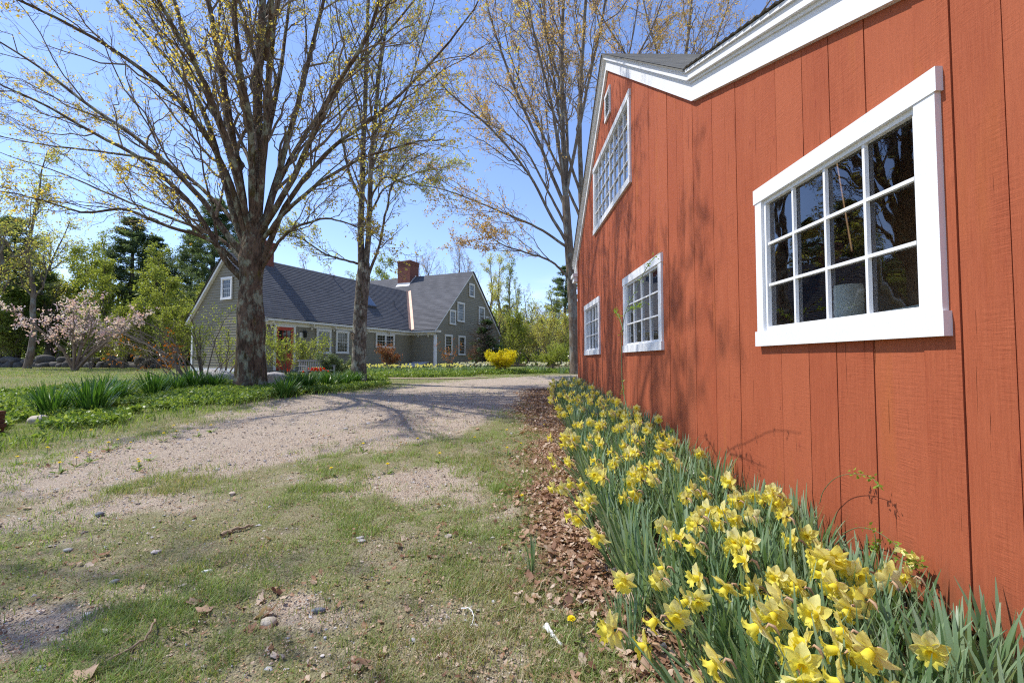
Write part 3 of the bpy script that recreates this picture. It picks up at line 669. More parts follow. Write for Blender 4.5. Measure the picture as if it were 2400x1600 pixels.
def hwin(name, plane, a, b, c, d, nx_, nz_, split, label=None, cas=.10, mat='trim'):
    """house window: build in a frame facing -x, then turn it onto its wall"""
    o = V3(0, 0, 0)
    W = grid_window(house, name, a, b, c, d, nx_, nz_, (cas, cas, cas * 1.1, cas * .9), o, x=0, mats=(mat, 'pane'), dep=.045, split=split, sashw=.03, munt=.011, label=label, glass_in=-.004, fr=.01)
    import mathutils
    if plane[0] == 'front':   # normal -Y : local (x,y,z)->( y, x, z) mirrored
        R = mathutils.Matrix(((0, 1, 0, 0), (1, 0, 0, plane[1]), (0, 0, 1, 0), (0, 0, 0, 1)))
        for ob in (W, *W.children):
            ob.data.transform(R); ob.data.flip_normals()
    else:
        R = mathutils.Matrix.Translation((plane[1], 0, 0))
        for ob in (W, *W.children): ob.data.transform(R)
    return W
fp = ('front', .245); gp = ('front', FV - .055)
hwin('window', fp, 3.11, 4.08, .82, 2.12, 4, 6, ('h', 3)); hwin('window', fp, 4.43, 5.37, .84, 2.12, 4, 6, ('h', 3))
hwin('window', fp, 7.60, 9.35, 1.24, 2.14, 6, 4, ('h', 2), 'paired window below the eave'); 
m = flat(); m.box((8.41, .195, 1.30), (8.54, .25, 2.04)); m.build('mullion', M['trim'], house)
for a, b, c, d, nx_, nz_ in [(12.11, 13.05, .84, 2.25, 4, 6), (13.87, 14.83, .84, 2.25, 4, 6), (16.56, 17.5, .86, 2.25, 4, 6), (18.45, 19.38, .86, 2.25, 4, 6), (12.69, 13.48, 2.96, 4.0, 3, 4), (13.69, 14.68, 3.23, 4.66, 4, 6), (15.37, 16.16, 5.23, 6.26, 3, 4), (16.86, 17.8, 3.25, 4.67, 4, 6), (18.03, 18.83, 2.96, 3.97, 3, 4)]:
    hwin('window', gp, a, b, c, d, nx_, nz_, ('h', nz_ // 2))
hwin('window', ('gable', .068), 2.50, 3.31, 3.42, 4.52, 4, 4, ('h', 2), 'attic window in the sunlit gable', mat='white')
# door
m = flat(); m.box((.62, .215, 0), (.74, .28, 2.15)); m.box((1.70, .215, 0), (1.82, .28, 2.15)); m.box((.62, .21, 2.08), (1.82, .28, 2.152)); fr_ = m.build('door_frame', M['trim'], house)
m = flat()
for bx in (((.74, .235, .02), (.88, .262, 2.08)), ((1.56, .235, .02), (1.70, .262, 2.08)), ((.88, .235, 1.92), (1.56, .262, 2.08)), ((.88, .235, .02), (1.56, .262, .82)), ((1.10, .24, .82), (1.125, .26, 1.92)), ((1.32, .24, .82), (1.345, .26, 1.92)), ((.88, .24, 1.17), (1.56, .258, 1.195)), ((.88, .24, 1.54), (1.56, .258, 1.565))): m.box(*bx)
dr_ = m.build('door', M['door'], house)
m = flat(); m.add([(.87, .256, .8), (1.57, .256, .8), (1.57, .256, 1.94), (.87, .256, 1.94)], [(0, 1, 2, 3)]); m.build('pane', M['pane'], dr_)
m = MB(); m.tube([(1.63, .235, 1.0), (1.63, .18, 1.0)], [.03, .035], 10); m.build('handle', M['black'], dr_)
m = flat(); m.box((2.08, .235, 1.60), (2.26, .28, 1.86)); lb = m.build('lamp_backplate', M['white'], house)
m = MB(); m.tube([(2.30, .12, 1.62), (2.30, .12, 1.66), (2.30, .12, 1.86), (2.30, .12, 1.90), (2.30, .12, 1.98)], [.05, .075, .09, .11, .02], 8); m.tube([(2.24, .26, 1.85), (2.27, .18, 2.03), (2.30, .12, 2.05), (2.30, .12, 1.97)], [.012] * 4, 6); m.build('wall_lamp', M['black'], house)
# cellar bulkhead in the inner corner
bk = thing('cellar_hatch', 'low grey sloping cellar hatch in the inner corner of the olive house', 'cellar hatch', hw(10.2, -.7, 0), HA)
m = flat(); m.add([(-1.0, -.6, 0), (1.1, -.6, 0), (1.1, .75, 0), (-1.0, .75, 0), (-.95, -.6, .05), (1.1, -.6, .38), (1.1, .75, .38), (-.95, .75, .05)], [(0, 1, 5, 4), (1, 2, 6, 5), (3, 0, 4, 7), (4, 5, 6, 7)]); m.build('hatch_body', M['metal'], bk)
m = flat()
for v in (-.58, .09): m.bar((-.95, v, .062), (1.1, v, .392), (0, .64, 0), (0, 0, .02))
m.build('hatch_door', M['lead'], bk)

# ------------------------------------------------------------------ trees
def smooth_path(pts, K):
    P = np.asarray(pts, float); n = len(P)
    Q = np.vstack([2 * P[0] - P[1], P, 2 * P[-1] - P[-2]])
    t_ = np.linspace(0, n - 1 - 1e-6, K); i = t_.astype(int); f = (t_ - i)[:, None]
    a, b, c, d = Q[i], Q[i + 1], Q[i + 2], Q[i + 3]
    return .5 * (2 * b + (c - a) * f + (2 * a - 5 * b + 4 * c - d) * f ** 2 + (3 * b - a - 3 * c + d) * f ** 3)
def grow(P, R, n, t0, t1, ang, L, up, K, wob, rr=.55, rmin=.002, bend=.25, tip=.4, shrink=.55):
    N, K0 = R.shape
    t_ = t0 + (t1 - t0) * (np.arange(n)[None] + U(0, 1, (N, n))) / n
    f = t_ * (K0 - 1); i = np.minimum(f.astype(int), K0 - 2); g = (f - i)[..., None]
    ar = np.arange(N)[:, None]; A, B = P[ar, i], P[ar, i + 1]
    pos = A * (1 - g) + B * g; T = nrm(B - A); r0 = R[ar, i] * (1 - g[..., 0]) + R[ar, i + 1] * g[..., 0]
    rv = rng.normal(size=(N, n, 3)); pe = nrm(rv - (rv * T).sum(-1, keepdims=True) * T)
    a = ang * U(.65, 1.3, (N, n, 1))
    d = T * np.cos(a) + pe * np.sin(a); d[..., 2] += up; d = nrm(d)
    ln = (np.asarray(L).reshape(-1, 1) * np.ones((N, n))) * (1 - shrink * t_) * U(.6, 1.2, (N, n))
    s = np.linspace(0, 1, K)[None, None, :, None]
    bv = rng.normal(size=(N, n, 1, 3)) * .35; bv[..., 2] += up
    Q = pos[:, :, None] + ln[..., None, None] * (d[:, :, None] * s + bend * bv * s ** 2)
    Q = Q + np.cumsum(rng.normal(size=Q.shape) * wob * ln[..., None, None] / K, 2) * (s > 0)
    r = np.maximum(r0 * rr, rmin)[..., None] * (1 - (1 - tip) * np.linspace(0, 1, K))
    return Q.reshape(N * n, K, 3), r.reshape(N * n, K)
def plen(P): return np.linalg.norm(np.diff(P, axis=1), axis=-1).sum(1)
def leafpos(P, m, t0=.3, t1=1.0):
    N, K, _ = P.shape; t_ = U(t0, t1, (N, m)); f = t_ * (K - 1); i = np.minimum(f.astype(int), K - 2); g = (f - i)[..., None]; ar = np.arange(N)[:, None]
    return (P[ar, i] * (1 - g) + P[ar, i + 1] * g).reshape(-1, 3)
def leaves(mb, pos, q, size, asp=.7, spread=.04, down=.3, clump=True, flatten=0.0):
    n = len(pos)
    if n == 0: return
    p = np.repeat(pos, q, 0) + rng.normal(size=(n * q, 3)) * spread
    a = rng.normal(size=(n * q, 3)); a[:, 2] = a[:, 2] * (1 - flatten) - down; a = nrm(a)
    b = rng.normal(size=(n * q, 3)); b[:, 2] *= (1 - flatten); b = nrm(np.cross(a, np.cross(b, a)) if False else b - (b * a).sum(1, keepdims=True) * a)
    L = (size * U(.6, 1.3, n * q))[:, None]; W = L * asp * .5; c = np.cross(a, b) * L * .12
    V = np.stack([p, p + a * L * .45 + b * W + c, p + a * L, p + a * L * .45 - b * W + c], 1)
    base = np.repeat(U(0, 1, n), q) if clump else U(0, 1, n * q)
    r = np.clip(.65 * base + .35 * U(0, 1, n * q), 0, 1)
    mb.add(V, np.arange(n * q * 4).reshape(-1, 4), np.repeat(r, 4))

def trunk_mesh(mb, P, R, sides, rough=.06, groove=None, flare=.35):
    P = np.asarray(P); K = len(P); a = np.arange(sides) * 2 * math.pi / sides
    hgt = (P[:, 2] - P[0, 2])[:, None]
    rr = R[:, None] * (1 + rough * 2 * (vnoise(np.cos(a)[None] * 2.2 + 5, np.sin(a)[None] * 2.2 + 5, hgt * .9, 5) - .5)
         + rough * 1.6 * (vnoise(np.cos(a)[None] * 6, np.sin(a)[None] * 6, hgt * 1.6, 6) - .5) + rough * .8 * (vnoise(np.cos(a)[None] * 17, np.sin(a)[None] * 17, hgt * 3, 7) - .5))
    rr = rr * (1 + flare * np.exp(-hgt / .28) * (.55 + .9 * (vnoise(np.cos(a)[None] * 2.4, np.sin(a)[None] * 2.4, 0 * hgt, 9))))
    if groove: rr = rr * (1 - groove[1] * np.exp(-((np.angle(np.exp(1j * (a - groove[0])))[None]) / .16) ** 2) * np.clip(1.25 - hgt / groove[2], 0, 1))
    V = P[:, None] + np.stack([rr * np.cos(a), rr * np.sin(a), np.zeros_like(rr)], -1)
    k = (np.arange(K - 1)[:, None] * sides); j = np.arange(sides)[None]; j2 = (j + 1) % sides
    mb.add(V, np.stack([k + j, k + j2, k + sides + j2, k + sides + j], -1).reshape(-1, 4))

def big_tree(name, label, base, depth, trunk, limbs, bark, leafm, lv, sides=36, extra=None, rough=.07, groove=None, flare=.35, seed=1, group=None, dens=.3, thick=.72):
    """trunk / limbs: (x, y) marks of the survey, depth offset at the tip, radii in marks"""
    mpp = depth / 1054.0
    tp = [at(x, y, depth) for x, y, r in trunk]; tp[0][2] = float(gz(tp[0][0], tp[0][1])) - .12
    root = thing(name, label, 'tree', (tp[0][0], tp[0][1], tp[0][2] + .12), 0, group); o = V3(*root.location)
    P = smooth_path(tp, 48); tr = np.interp(np.linspace(0, 1, 48), np.linspace(0, 1, len(trunk)), [r * mpp for _, _, r in trunk])
    mb = MB(); trunk_mesh(mb, P, tr, sides, rough, groove, flare)
    LP, LR = [], []
    for pts, off, ra, rb in limbs:
        K = 26; o0, o1 = off if isinstance(off, tuple) else (0, off); q = [at(x, y, depth + o0 + (o1 - o0) * (i / (len(pts) - 1)) ** 1.1) for i, (x, y) in enumerate(pts)]
        p = smooth_path(q, K); p[1:-1] += np.cumsum(rng.normal(size=(K - 2, 3)) * .012, 0)
        LP.append(p); LR.append(np.linspace(ra, rb, K) * thick * mpp * np.linspace(1, .92, K))
    LP = np.array(LP); LR = np.array(LR)
    if extra:
        XP, XR = grow(LP, LR, extra, .22, .75, .30, plen(LP) * .62, .06, 26, .10, .42, .012, .12, .25, .45)
        LP = np.concatenate([LP, XP]); LR = np.concatenate([LR, XR])
    mb.tubes(LP, LR, 10)
    mb.build('trunk', M[bark], root, o=o)
    ln = plen(LP)
    n2, n3, n4, ql, sz = lv
    tw = MB(); lf = MB()
    P2, R2 = grow(LP, LR, n2, .18, 1, .55, np.clip(ln * .34, .8, 3.4), .12, 8, .25, .5, .006, .2, .35, .35)
    tw.tubes(P2, R2, 5)
    P3, R3 = grow(P2, R2, n3, .15, 1, .6, np.clip(plen(P2) * .45, .3, 1.3), .10, 6, .35, .5, .0042, .25, .5, .35)
    tw.tubes(P3, R3, 4)
    P4, R4 = grow(P3, R3, n4, .2, 1, .7, np.clip(plen(P3) * .5, .15, .6), .08, 4, .35, .6, .0032, .3, .6, .3)
    tw.tubes(P4, R4, 3)
    tw.build('branches', M['twig'], root, o=o)
    tips = np.concatenate([P4[:, -1], leafpos(P4, 1, .3, .9), leafpos(P3, 2, .5, 1)])
    tips = tips[U(0, 1, len(tips)) < dens]
    leaves(lf, tips, ql, sz, .75, sz * .6, .45)
    lf.build('foliage', M[leafm], root, o=o)
    return root
T1 = big_tree('maple_tree', 'massive mossy maple with thick dark trunk standing in the green bed left of the drive', None, 12.5,
    [(577, 906, 32), (576, 870, 31), (575, 810, 30), (577, 745, 29.5), (576, 690, 25), (577, 640, 22.5), (579, 595, 27), (582, 560, 23), (584, 530, 18)],
    [([(556, 640), (522, 606), (480, 540), (430, 462), (330, 372), (220, 312), (100, 240), (-20, 180)], -1.5, 11, 2),
     ([(562, 590), (510, 520), (440, 430), (330, 330), (200, 240), (60, 140), (-80, 50)], .8, 11, 2.2),
     ([(552, 612), (505, 570), (455, 545), (370, 520), (290, 492), (190, 500), (60, 460), (-60, 440)], -2.5, 7, 1.3),
     ([(565, 580), (530, 470), (490, 330), (440, 210), (350, 100), (270, 0), (200, -90)], 1.8, 12, 3),
     ([(570, 575), (556, 430), (530, 280), (505, 130), (480, 0), (455, -140)], -.5, 15, 5),
     ([(584, 590), (590, 420), (588, 250), (594, 100), (600, -60), (600, -250)], .5, 20, 8),
     ([(594, 575), (622, 470), (650, 370), (680, 250), (715, 120), (750, -10), (780, -160)], 1.2, 13, 4.5),
     ([(598, 610), (650, 490), (700, 410), (760, 340), (840, 280), (940, 190), (1040, 80), (1100, 0)], -1.5, 9, 2),
     ([(600, 620), (650, 545), (700, 512), (760, 500), (830, 520), (900, 560)], -2, 5.5, 1),
     ([(595, 560), (640, 500), (720, 430), (820, 370), (930, 330), (1020, 320)], -2.6, 7.5, 1.5),
     ([(570, 560), (520, 400), (430, 260), (300, 150), (150, 60), (0, -10)], -3, 10, 2.2),
     ([(580, 540), (575, 350), (560, 200), (540, 60), (530, -120)], -2.5, 12, 4),
     ([(588, 540), (610, 350), (640, 200), (660, 60), (690, -100)], 3, 12, 4),
     ([(560, 605), (500, 545), (400, 500), (280, 455), (150, 400), (0, 350)], 2.5, 7, 1.4),
     ([(578, 560), (540, 380), (470, 180), (380, 20), (300, -120)], -4, 10, 3),
     ([(592, 560), (640, 420), (720, 280), (820, 150), (930, 20), (1000, -80)], 3, 9, 2.5),
     ([(578, 570), (500, 470), (380, 380), (240, 350), (90, 330), (-60, 300)], 4, 8, 1.6),
     ([(586, 530), (600, 340), (610, 140), (640, -80), (650, -300)], -1.5, 12, 5),
     ([(575, 530), (520, 330), (440, 120), (380, -80), (330, -260)], 2, 12, 4),
     ([(595, 540), (680, 400), (760, 220), (850, 60), (900, -120)], -3.5, 10, 3),
     ([(600, -60), (610, -250), (630, -450), (650, -640)], (.3, -2.5), 9, 3), ([(530, -110), (515, -250), (490, -420), (470, -560)], (-2.4, -4.5), 8, 2.5), ([(780, -150), (790, -260), (800, -400), (800, -540)], (1.2, -3.5), 6, 2.5),
     ([(595, -20), (600, -200), (590, -420), (560, -640)], (.3, 2), 9, 3), ([(690, -90), (700, -220), (710, -400), (720, -560)], (2.9, 2.5), 7, 3), ([(470, -60), (500, -200), (540, -320), (600, -430)], (-.4, -5.5), 8, 2.5),
     ([(610, 140), (640, -120), (660, -320), (690, -480)], (-1.0, -5.5), 7, 2.5)],
    'bark1', 'gold', (9, 7, 3, 4, .058), extra=2, dens=.22, groove=(-.75, .34, 2.6))
T2 = big_tree('maple_tree', 'slender twin-stemmed maple with a birdhouse at the edge of the drive', None, 15.0,
    [(824, 888, 17), (824, 850, 16.5), (826, 760, 15), (830, 690, 14.5), (834, 640, 15), (837, 605, 12)],
    [([(830, 640), (829, 480), (832, 330), (838, 160), (845, -50), (850, -200)], .6, 11, 4),
     ([(839, 640), (848, 480), (852, 360), (866, 220), (885, 60), (900, -100)], -.6, 9.5, 3.5),
     ([(843, 640), (872, 575), (890, 500), (900, 440), (930, 380), (990, 340)], -1.2, 5, 1),
     ([(826, 606), (790, 598), (740, 585), (690, 552), (640, 540)], -1.0, 4, 1),
     ([(832, 470), (800, 390), (780, 280), (770, 150), (760, 0)], 1.2, 5, 1.5),
     ([(850, 400), (890, 300), (940, 180), (980, 40), (1010, -60)], .8, 4.5, 1.2),
     ([(835, 520), (880, 440), (950, 400), (1040, 380)], 1.5, 4, .9),
     ([(845, 480), (880, 410), (930, 420), (1000, 430)], -1.5, 3.5, .8)],
    'bark2', 'lime', (9, 7, 3, 4, .060), extra=2, dens=.20, sides=28, rough=.06, flare=.4)
T3 = big_tree('maple_tree', 'tall grey maple with bronze young leaves at the far corner of the barn', None, 20.0,
    [(1322, 850, 12.5), (1318, 760, 11), (1314, 680, 10.5), (1306, 560, 10), (1299, 450, 9)],
    [([(1300, 470), (1292, 300), (1290, 150), (1295, -50), (1300, -220)], 1, 9, 4),
     ([(1304, 560), (1262, 490), (1215, 400), (1130, 300), (1010, 190), (940, 60)], -1.5, 5.5, 1.5),
     ([(1310, 640), (1262, 600), (1200, 580), (1140, 560), (1080, 500)], -2, 4, 1),
     ([(1300, 480), (1240, 330), (1180, 200), (1130, 50), (1100, -60)], 1, 6, 2),
     ([(1306, 570), (1230, 520), (1140, 480), (1040, 440), (960, 420)], -.5, 4.5, 1),
     ([(1299, 450), (1330, 300), (1360, 150), (1390, 0), (1400, -150)], -1, 6, 2.5),
     ([(1300, 520), (1250, 420), (1190, 330), (1090, 270), (980, 250)], 2, 4.5, 1.2),
     ([(1298, 460), (1270, 260), (1230, 100), (1200, -60)], -2, 6, 2.2),
     ([(1300, 450), (1300, 250), (1250, 60), (1230, -120)], 2.5, 6, 2.2)],
    'bark3', 'orange', (9, 7, 3, 3, .074), extra=3, dens=.42, sides=20, rough=.05, flare=.25)
T4 = big_tree('maple_tree', 'grey maple with tan leaves rising close behind the barn ridge', None, 23.0,
    [(1352, 852, 11), (1348, 700, 10), (1342, 560, 9), (1336, 440, 8)],
    [([(1336, 450), (1330, 250), (1340, 60), (1350, -80), (1350, -200)], 1, 8, 4),
     ([(1338, 480), (1380, 330), (1440, 180), (1500, 60), (1540, -60)], -1, 5, 1.6),
     ([(1340, 520), (1290, 400), (1230, 260), (1180, 140), (1150, 20)], 1.5, 5, 1.5),
     ([(1336, 440), (1400, 260), (1450, 100), (1470, -60)], 2, 5, 1.6),
     ([(1337, 460), (1290, 300), (1260, 120), (1240, -80)], -1.5, 5, 1.6),
     ([(1340, 540), (1400, 400), (1500, 240), (1600, 120), (1680, 40)], 1, 4, 1.2)],
    'bark3', 'orange', (9, 7, 3, 3, .085), extra=3, dens=.34, sides=16, rough=.05, flare=.2)
T5 = big_tree('maple_tree', 'broad bronze-leaved maple whose crown shows above the barn roof', None, 27.0,
    [(1580, 855, 11), (1578, 600, 10), (1575, 400, 9), (1572, 300, 8)],
    [([(1572, 310), (1575, 150), (1590, 0), (1600, -150)], 1, 7, 3),
     ([(1574, 340), (1500, 220), (1430, 120), (1370, 20), (1330, -60)], -1, 5, 1.4),
     ([(1574, 330), (1640, 200), (1700, 100), (1770, 0), (1820, -80)], -1.5, 5, 1.4),
     ([(1573, 320), (1520, 160), (1480, 20), (1460, -120)], 2, 5, 1.6),
     ([(1573, 320), (1620, 160), (1670, 20), (1700, -100)], 2, 5, 1.6),
     ([(1574, 360), (1460, 250), (1380, 190), (1300, 130)], 2, 4, 1),
     ([(1574, 350), (1680, 230), (1790, 150), (1880, 60)], 2, 4, 1)],
    'bark3', 'orange', (14, 8, 3, 3, .085), dens=.4, sides=12, rough=.05, flare=.2)

T6 = big_tree('maple_tree', 'green-leaved maple just outside the left edge, whose shade falls over the grass', None, 4.2,
    [(-1560, 1130, 70), (-1560, 800, 62), (-1555, 450, 56), (-1550, 200, 48)],
    [([(-1550, 260), (-1500, -300), (-1450, -800), (-1400, -1300)], .5, 34, 10),
     ([(-1550, 260), (-1250, -150), (-1000, -500), (-760, -900)], -.8, 24, 6),
     ([(-1550, 200), (-1300, -350), (-1050, -900), (-850, -1500)], .8, 24, 6),
     ([(-1550, 260), (-1800, -200), (-2050, -700), (-2200, -1200)], .3, 24, 6),
     ([(-1550, 300), (-1350, 0), (-1150, -300), (-900, -560)], 1.2, 20, 5),
     ([(-1550, 200), (-1500, -200), (-1400, -800), (-1250, -1500)], -1.6, 26, 8)],
    'bark2', 'lime', (10, 6, 3, 3, .08), dens=.25, sides=16, rough=.05, flare=.3)

# birdhouse nailed to the slender maple
p = at(811, 770, 14.85); bh = thing('birdhouse', 'small weathered brown birdhouse nailed to the slender maple trunk', 'birdhouse', p)
m = flat(); m.box((-.055, -.06, -.14), (.06, .06, .05)); m.add([(-.055, -.06, .05), (.06, -.06, .05), (.0, -.06, .10), (-.055, .06, .05), (.06, .06, .05), (.0, .06, .10)], [(0, 1, 2), (5, 4, 3)]); m.build('box', M['stick'], bh)
m = flat(); m.bar((-.085, -.09, .035), (.0, -.09, .115), (0, .18, 0), (0, 0, .015)); m.bar((.09, -.09, .035), (.002, -.09, .115), (0, .18, 0), (0, 0, .015)); m.build('roof', M['benchwood'], bh)
m = MB(); a_ = np.linspace(0, 2 * math.pi, 12, endpoint=False); m.add([(.018 * math.cos(k), -.0625, .018 * math.sin(k)) for k in a_], [list(range(12))]); m.build('entrance_hole', M['dark'], bh)

# ------------------------------------------------------------------ background trees (templates, then copies)
STASH = []
def template(name, parts, cat='tree'):
    r = thing(name, None, cat)
    for nm, mb, mat in parts: mb.build(nm, M[mat], r)
    return r
def pine(H, seed, needle='needle', spread=.2):
    tr, cr = MB(), MB()
    k = np.linspace(0, 1, 14); P = np.stack([.15 * np.sin(k * 3 + seed), .15 * np.cos(k * 2.3 + seed), k * H], 1)
    tr.tube(P, np.interp(k, [0, 1], [H * .019, .02]), 9)
    zs = np.arange(.14 * H, H * .985, H * .026); BP, BR = [], []
    for z in zs:
        f = z / H
        for _ in range(6):
            if U() < .18: continue
            a = U(0, 6.283); L = H * spread * (1 - f ** 1.6) ** .8 * U(.55, 1.15) + .25; up = .05 + .55 * f
            s_ = np.linspace(0, 1, 6)[:, None]; d = V3(math.cos(a), math.sin(a), up * .6)
            p = V3(np.interp(z, P[:, 2], P[:, 0]), np.interp(z, P[:, 2], P[:, 1]), z) + d * L * s_ + V3(0, 0, 1) * L * (.16 * s_ ** 2 - .10 * s_) + rng.normal(size=(6, 3)) * .03 * L * s_
            BP.append(p); BR.append(np.linspace(.018 + .006 * L, .006, 6))
    BP = np.array(BP); BR = np.array(BR); tr.tubes(BP, BR, 4)
    P2, R2 = grow(BP, BR, 7, .25, 1, .8, np.clip(plen(BP) * .28, .12, .9), .12, 4, .3, .5, .004, .2, .5, .3); tr.tubes(P2, R2, 3)
    pos = np.concatenate([leafpos(P2, 5, .2, 1), leafpos(BP, 6, .4, 1)])
    leaves(cr, pos, 5, .26, .22, .08, -.25, True, .2)
    return [('trunk', tr, 'barkb'), ('crown', cr, needle)]
def decid(H, mat, seed, dens=1.0, lsz=.10, spread=.30, upw=.35, bark='barkb', low=.18, stems=1, q=2, nb=16, twigs=True, lean=0):
    tr, cr = MB(), MB(); BP, BR = [], []
    for s in range(stems):
        k = np.linspace(0, 1, 12); a = U(0, 6.28); dd = (0 if stems == 1 else U(.12, .3)) * H
        P = np.stack([dd * math.cos(a) * k ** 1.3 + lean * H * k ** 2 + np.cumsum(rng.normal(size=12)) * .01 * H, dd * math.sin(a) * k ** 1.3 + np.cumsum(rng.normal(size=12)) * .01 * H, k * H * U(.85, 1)], 1); P[0, :2] = U(-.12, .12, 2) if stems > 1 else 0
        R = np.interp(k, [0, .1, 1], [H * .0145, H * .011, H * .0015]) / max(1, stems) ** .4
        tr.tube(P, R, 7); BP.append(P); BR.append(R)
    BP, BR = np.array(BP), np.array(BR)
    P1, R1 = grow(BP, BR, nb, low, .97, .75, H * spread, upw, 8, .3, .5, .008, .25, .3, .65); tr.tubes(P1, R1, 5)
    P2, R2 = grow(P1, R1, 8, .2, 1, .65, np.clip(plen(P1) * .42, .25, 2), .15, 6, .35, .5, .006, .2, .4, .4); tr.tubes(P2, R2, 3)
    P3, R3 = grow(P2, R2, 5, .2, 1, .7, np.clip(plen(P2) * .45, .15, .9), .12, 4, .3, .55, .005, .2, .5, .3); tr.tubes(P3, R3, 3)
    if dens > 0:
        m = max(1, int(round(3 * dens))); pos = leafpos(P3, m, .25, 1)
        if dens < .34: pos = pos[U(0, 1, len(pos)) < dens * 3]
        leaves(cr, pos, q, lsz, .75, lsz * 1.1, .25)
    return [('trunk', tr, bark), ('crown', cr, mat)]
TPL = {
 'pine_a': template('pine_tree', pine(15, 1)), 'pine_b': template('pine_tree', pine(17, 4, spread=.17)),
 'green_a': template('young_tree', decid(8.5, 'green', 2, 1.0, .115, .34, .4, q=3)), 'green_b': template('young_tree', decid(9.5, 'green', 3, 1.0, .11, .30, .5, q=3, low=.12)),
 'deep_a': template('leafy_tree', decid(7.0, 'deep', 5, 1.0, .15, .42, .1, q=3, low=.06)), 
 'lime_a': template('thin_tree', decid(12, 'lime', 6, .7, .10, .17, .75, bark='bark3', low=.2, q=2)), 'lime_b': template('thin_tree', decid(11, 'green', 7, .55, .10, .19, .7, bark='bark3', low=.25, q=2)),
 'bare_a': template('bare_tree', decid(11, 'orange', 8, .2, .08, .30, .6, bark='bare', low=.2, stems=3, q=1)), 'bare_b': template('bare_tree', decid(9, 'orange', 9, .32, .08, .30, .5, bark='bare', low=.15, q=1)), 'pale_b': template('wispy_tree', decid(8.5, 'lime', 19, .32, .085, .32, .5, bark='bare', low=.12, q=1, stems=2)),
 'gold_a': template('budding_tree', decid(12, 'lime', 10, .5, .10, .26, .5, bark='bark3', low=.25, q=2)),
 'shrub_a': template('understory_shrub', decid(3.2, 'green', 12, .8, .08, .40, .5, bark='bare', low=.1, stems=4, q=2, nb=9), 'shrub'),
 'shrub_b': template('understory_shrub', decid(2.8, 'lime', 13, .33, .07, .42, .5, bark='bare', low=.1, stems=4, q=2, nb=9), 'shrub'),
}
used = set()
def plant(key, x, d, label, hs=1.0, ws=None, group='trees at the edge of the woods', y=850):
    """x = survey mark across, d = distance in metres"""
    p = at(x, y, d); p[2] = float(gz(p[0], p[1])) - .05
    o = TPL[key] if key not in used else dup(TPL[key])
    used.add(key); o.location = p; o.rotation_euler = (0, 0, U(0, 6.28)); o.scale = ((ws or hs),) * 2 + (hs,)
    tag(o, label, 'shrub' if 'shrub' in key else 'tree', group)
    return o
